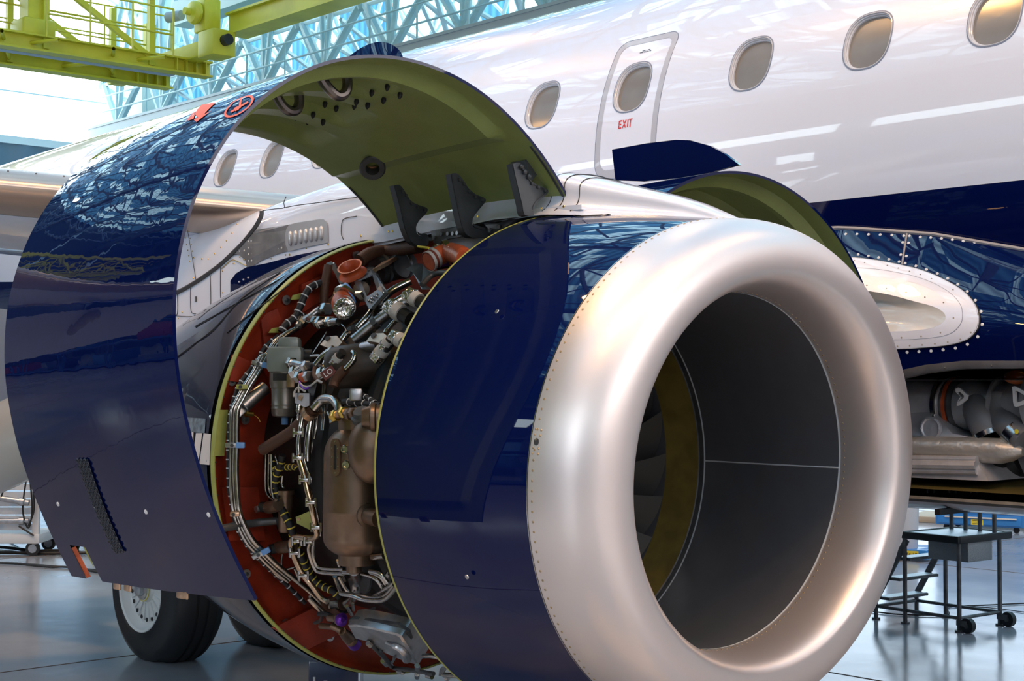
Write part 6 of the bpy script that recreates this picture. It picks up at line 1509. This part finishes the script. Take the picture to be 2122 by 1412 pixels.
t = thing('timber_board', 'pale wooden board lying on the floor behind the blue cabinet', 'board', c0 + fy*1.2 + fx*1.0)
b = MB(); b.box(c0 + fy*1.3 + fx*.9 + ZZ*.04, (3.2, .9, .08), X=fx, Y=fy, bev=.01); b.build('plank', M['wood'], t)
dr0 = on_ground(1858, 1160); 
t = thing('waste_drum', 'pale grey drum standing in a blue tray with a yellow label', 'drum', (dr0.x, dr0.y, 0))
b = MB(); b.revolve(V((dr0.x, dr0.y+.1, .08)), ZZ, [(0, .15), (.02, .16), (.5, .175), (.80, .18), (.80, .16)], 32); b.build('drum_body', mat('drum_white', (.55, .57, .60), .4), t)
b = MB(); b.revolve(V((dr0.x, dr0.y+.1, .87)), ZZ, [(0, .19), (.03, .19), (.05, .17), (.05, .0)], 32); b.build('drum_lid', M['galv'], t)
b = MB(); b.box((dr0.x-.02, dr0.y+.2, .07), (.62, .55, .10), X=fx, Y=fy, bev=.01); tr_ = b.build('blue_tray', M['cabblue'], t)
P = V((dr0.x-.02, dr0.y+.2, .07)) - fy*.277 + fx*.14; b = MB(); b.box(P, (.17, .003, .075), X=fx, Y=fy); lb = b.build('tray_label', M['labely'], t, smooth=False)
text_mesh('label_lettering', 'CT4-1/2', .045, fx, ZZ, P - fy*.003, M['blk'], lb)

# ================================================================== navy stand under the engine
nb = at_depth(697, 1412, 8.2); nb.z = 0
nX = V((_r.x, _r.y, 0)).normalized(); nY = V((_d.x, _d.y, 0)).normalized()
t = thing('navy_bin', 'navy blue box standing on the floor below the engine', 'box', nb)
b = MB(); b.box(nb + ZZ*.19, (.265, .30, .36), X=nX, Y=nY, bev=.01); b.build('body', mat('navy_plastic', (.006, .014, .06), .35, coat=.5), t)
b = MB(); b.box(nb - nY*.152 + nX*(-.10) + ZZ*.25, (.012, .003, .07), X=nX, Y=nY); b.build('white_mark', M['offwhite'], t)
b = MB()
for k_ in range(5): b.box(nb - nY*.152 + nX*(-.04+.028*k_) + ZZ*(.262 - .003*k_), (.020, .003, .006), X=nX, Y=nY)
b.build('white_lettering', M['offwhite'], t)
b = MB()
for a in (-.1, .1):
    for c in (-.1, .1): b.cyl(nb + nX*a + nY*c, nb + nX*a + nY*c + ZZ*.02, .015, n=8)
b.build('foot', M['rubber'], t)

# ================================================================== trolley at the left edge
T0 = on_ground(74, 1152); tX = nX; tY = nY
tr = thing('service_trolley', 'white slatted service trolley with pipes and hanging cables at the left edge', 'trolley', T0)
wht = mat('trolley_white', (.62, .68, .74), .45)
def tb(b, a, c, z, sa, sc, sz, bev=0.): b.box(T0 + tX*a + tY*c + ZZ*z, (sa, sc, sz), X=tX, Y=tY, bev=bev)
b = MB(); tb(b, -.9, .3, .18, 1.9, .7, .10, .01); b.build('base', wht, tr)
for a in (.0, -.95, -1.8):
    b = MB(); tb(b, a, .0, .62, .07, .05, .80); b.build('post', wht, tr, smooth=False)
b = MB()
for k_ in range(9): tb(b, -.9, .05, .30 + .085*k_, 1.85, .02, .072)
b.build('slat_panel', wht, tr, smooth=False)
for (a, c) in ((0, 0), (0, .55), (-1.8, 0)):
    b = MB(); c_ = T0 + tX*(a-.03) + tY*c + ZZ*.075; b.cyl(c_ - tY*.02, c_ + tY*.02, .075, n=24); w_ = b.build('caster_wheel', M['rubber'], tr); b = MB(); b.cyl(c_ - tY*.024, c_ + tY*.024, .045, n=18); b.box(c_ + ZZ*.07 + tX*.02, (.05, .06, .05), X=tX, Y=tY, bev=.008); b.build('caster_fork', M['alu'], w_)
for z0, z1 in ((.70, .58), (.37, .37)):
    b = MB(); p = T0 + tX*(-.9) - tY*.05 + ZZ*z0; q = T0 + tX*(-.16) - tY*.05 + ZZ*z1; b.cyl(p, q, .032, n=14); d = (q-p).normalized(); b.revolve(q, d, [(0, .045), (.05, .045), (.06, .03), (.10, .03)], 14); b.build('pipe', M['alu'], tr)
for pts in (((-.6, .95), (-.3, .93), (-.22, .85), (-.3, .75)), ((-.08, .85), (-.12, .5), (-.06, .3), (-.02, .5), (-.05, .85)), ((-.02, .8), (.0, .5), (-.06, .32)), ((-.3, .8), (-.4, .55), (-.7, .42), (-.9, .3)), ((-.16, .32), (-.05, .25), (.0, .22))):
    b = MB(); b.tube([T0 + tX*a - tY*.07 + ZZ*z for a, z in pts], .010, n=6); b.build('cable', M['blk'], tr)
# ================================================================== cables on the floor
def fcable(pts, r, label, m='blk', cat='cable', nm='floor_cable'):
    b = MB(); b.tube([on_ground(x, y) + ZZ*(r+.003) for x, y in pts], r, n=6); o = b.build(nm, M[m] if isinstance(m, str) else m, smooth=True); tag(o, label, cat); return o
fcable([(-40,1136),(20,1140),(70,1146),(130,1146),(230,1156)], .018, 'black cable lying straight past the trolley caster')
fcable([(-40,1150),(30,1150),(90,1151),(230,1150)], .018, 'black cable just in front of the trolley caster')
fcable([(-40,1169),(40,1172),(100,1178),(150,1180),(260,1200)], .012, 'thin dark cable on the floor nearest the camera at the left')
fcable([(-40,1168),(30,1171),(90,1174),(200,1184),(260,1192)], .008, 'thinnest dark cable running beside the nearest left cable')
fcable([(-20,1090),(5,1110),(30,1132),(60,1148)], .008, 'thin blue cable curving down beside the trolley', mat('cable_blue', (.02, .16, .30), .4))
fcable([(1808,1270),(1860,1276),(1925,1278),(1965,1276),(1962,1263),(1975,1260),(2040,1257),(2122,1253),(2180,1250)], .006, 'thin dark cable looping under the step platform')
fcable([(1960,1264),(1985,1259),(2050,1262),(2130,1272)], .004, 'thinner grey cable behind the step platform', 'gun')

for o in list(bpy.data.objects):
    if o.type == 'MESH' and o.name.split('.')[0] in SPLIT and (o.parent is not None): split_loose(o)

for o in bpy.data.objects:
    if o.name.startswith('rivet_row') and len(o.data.vertices) > 101*24: o['kind'] = 'stuff'
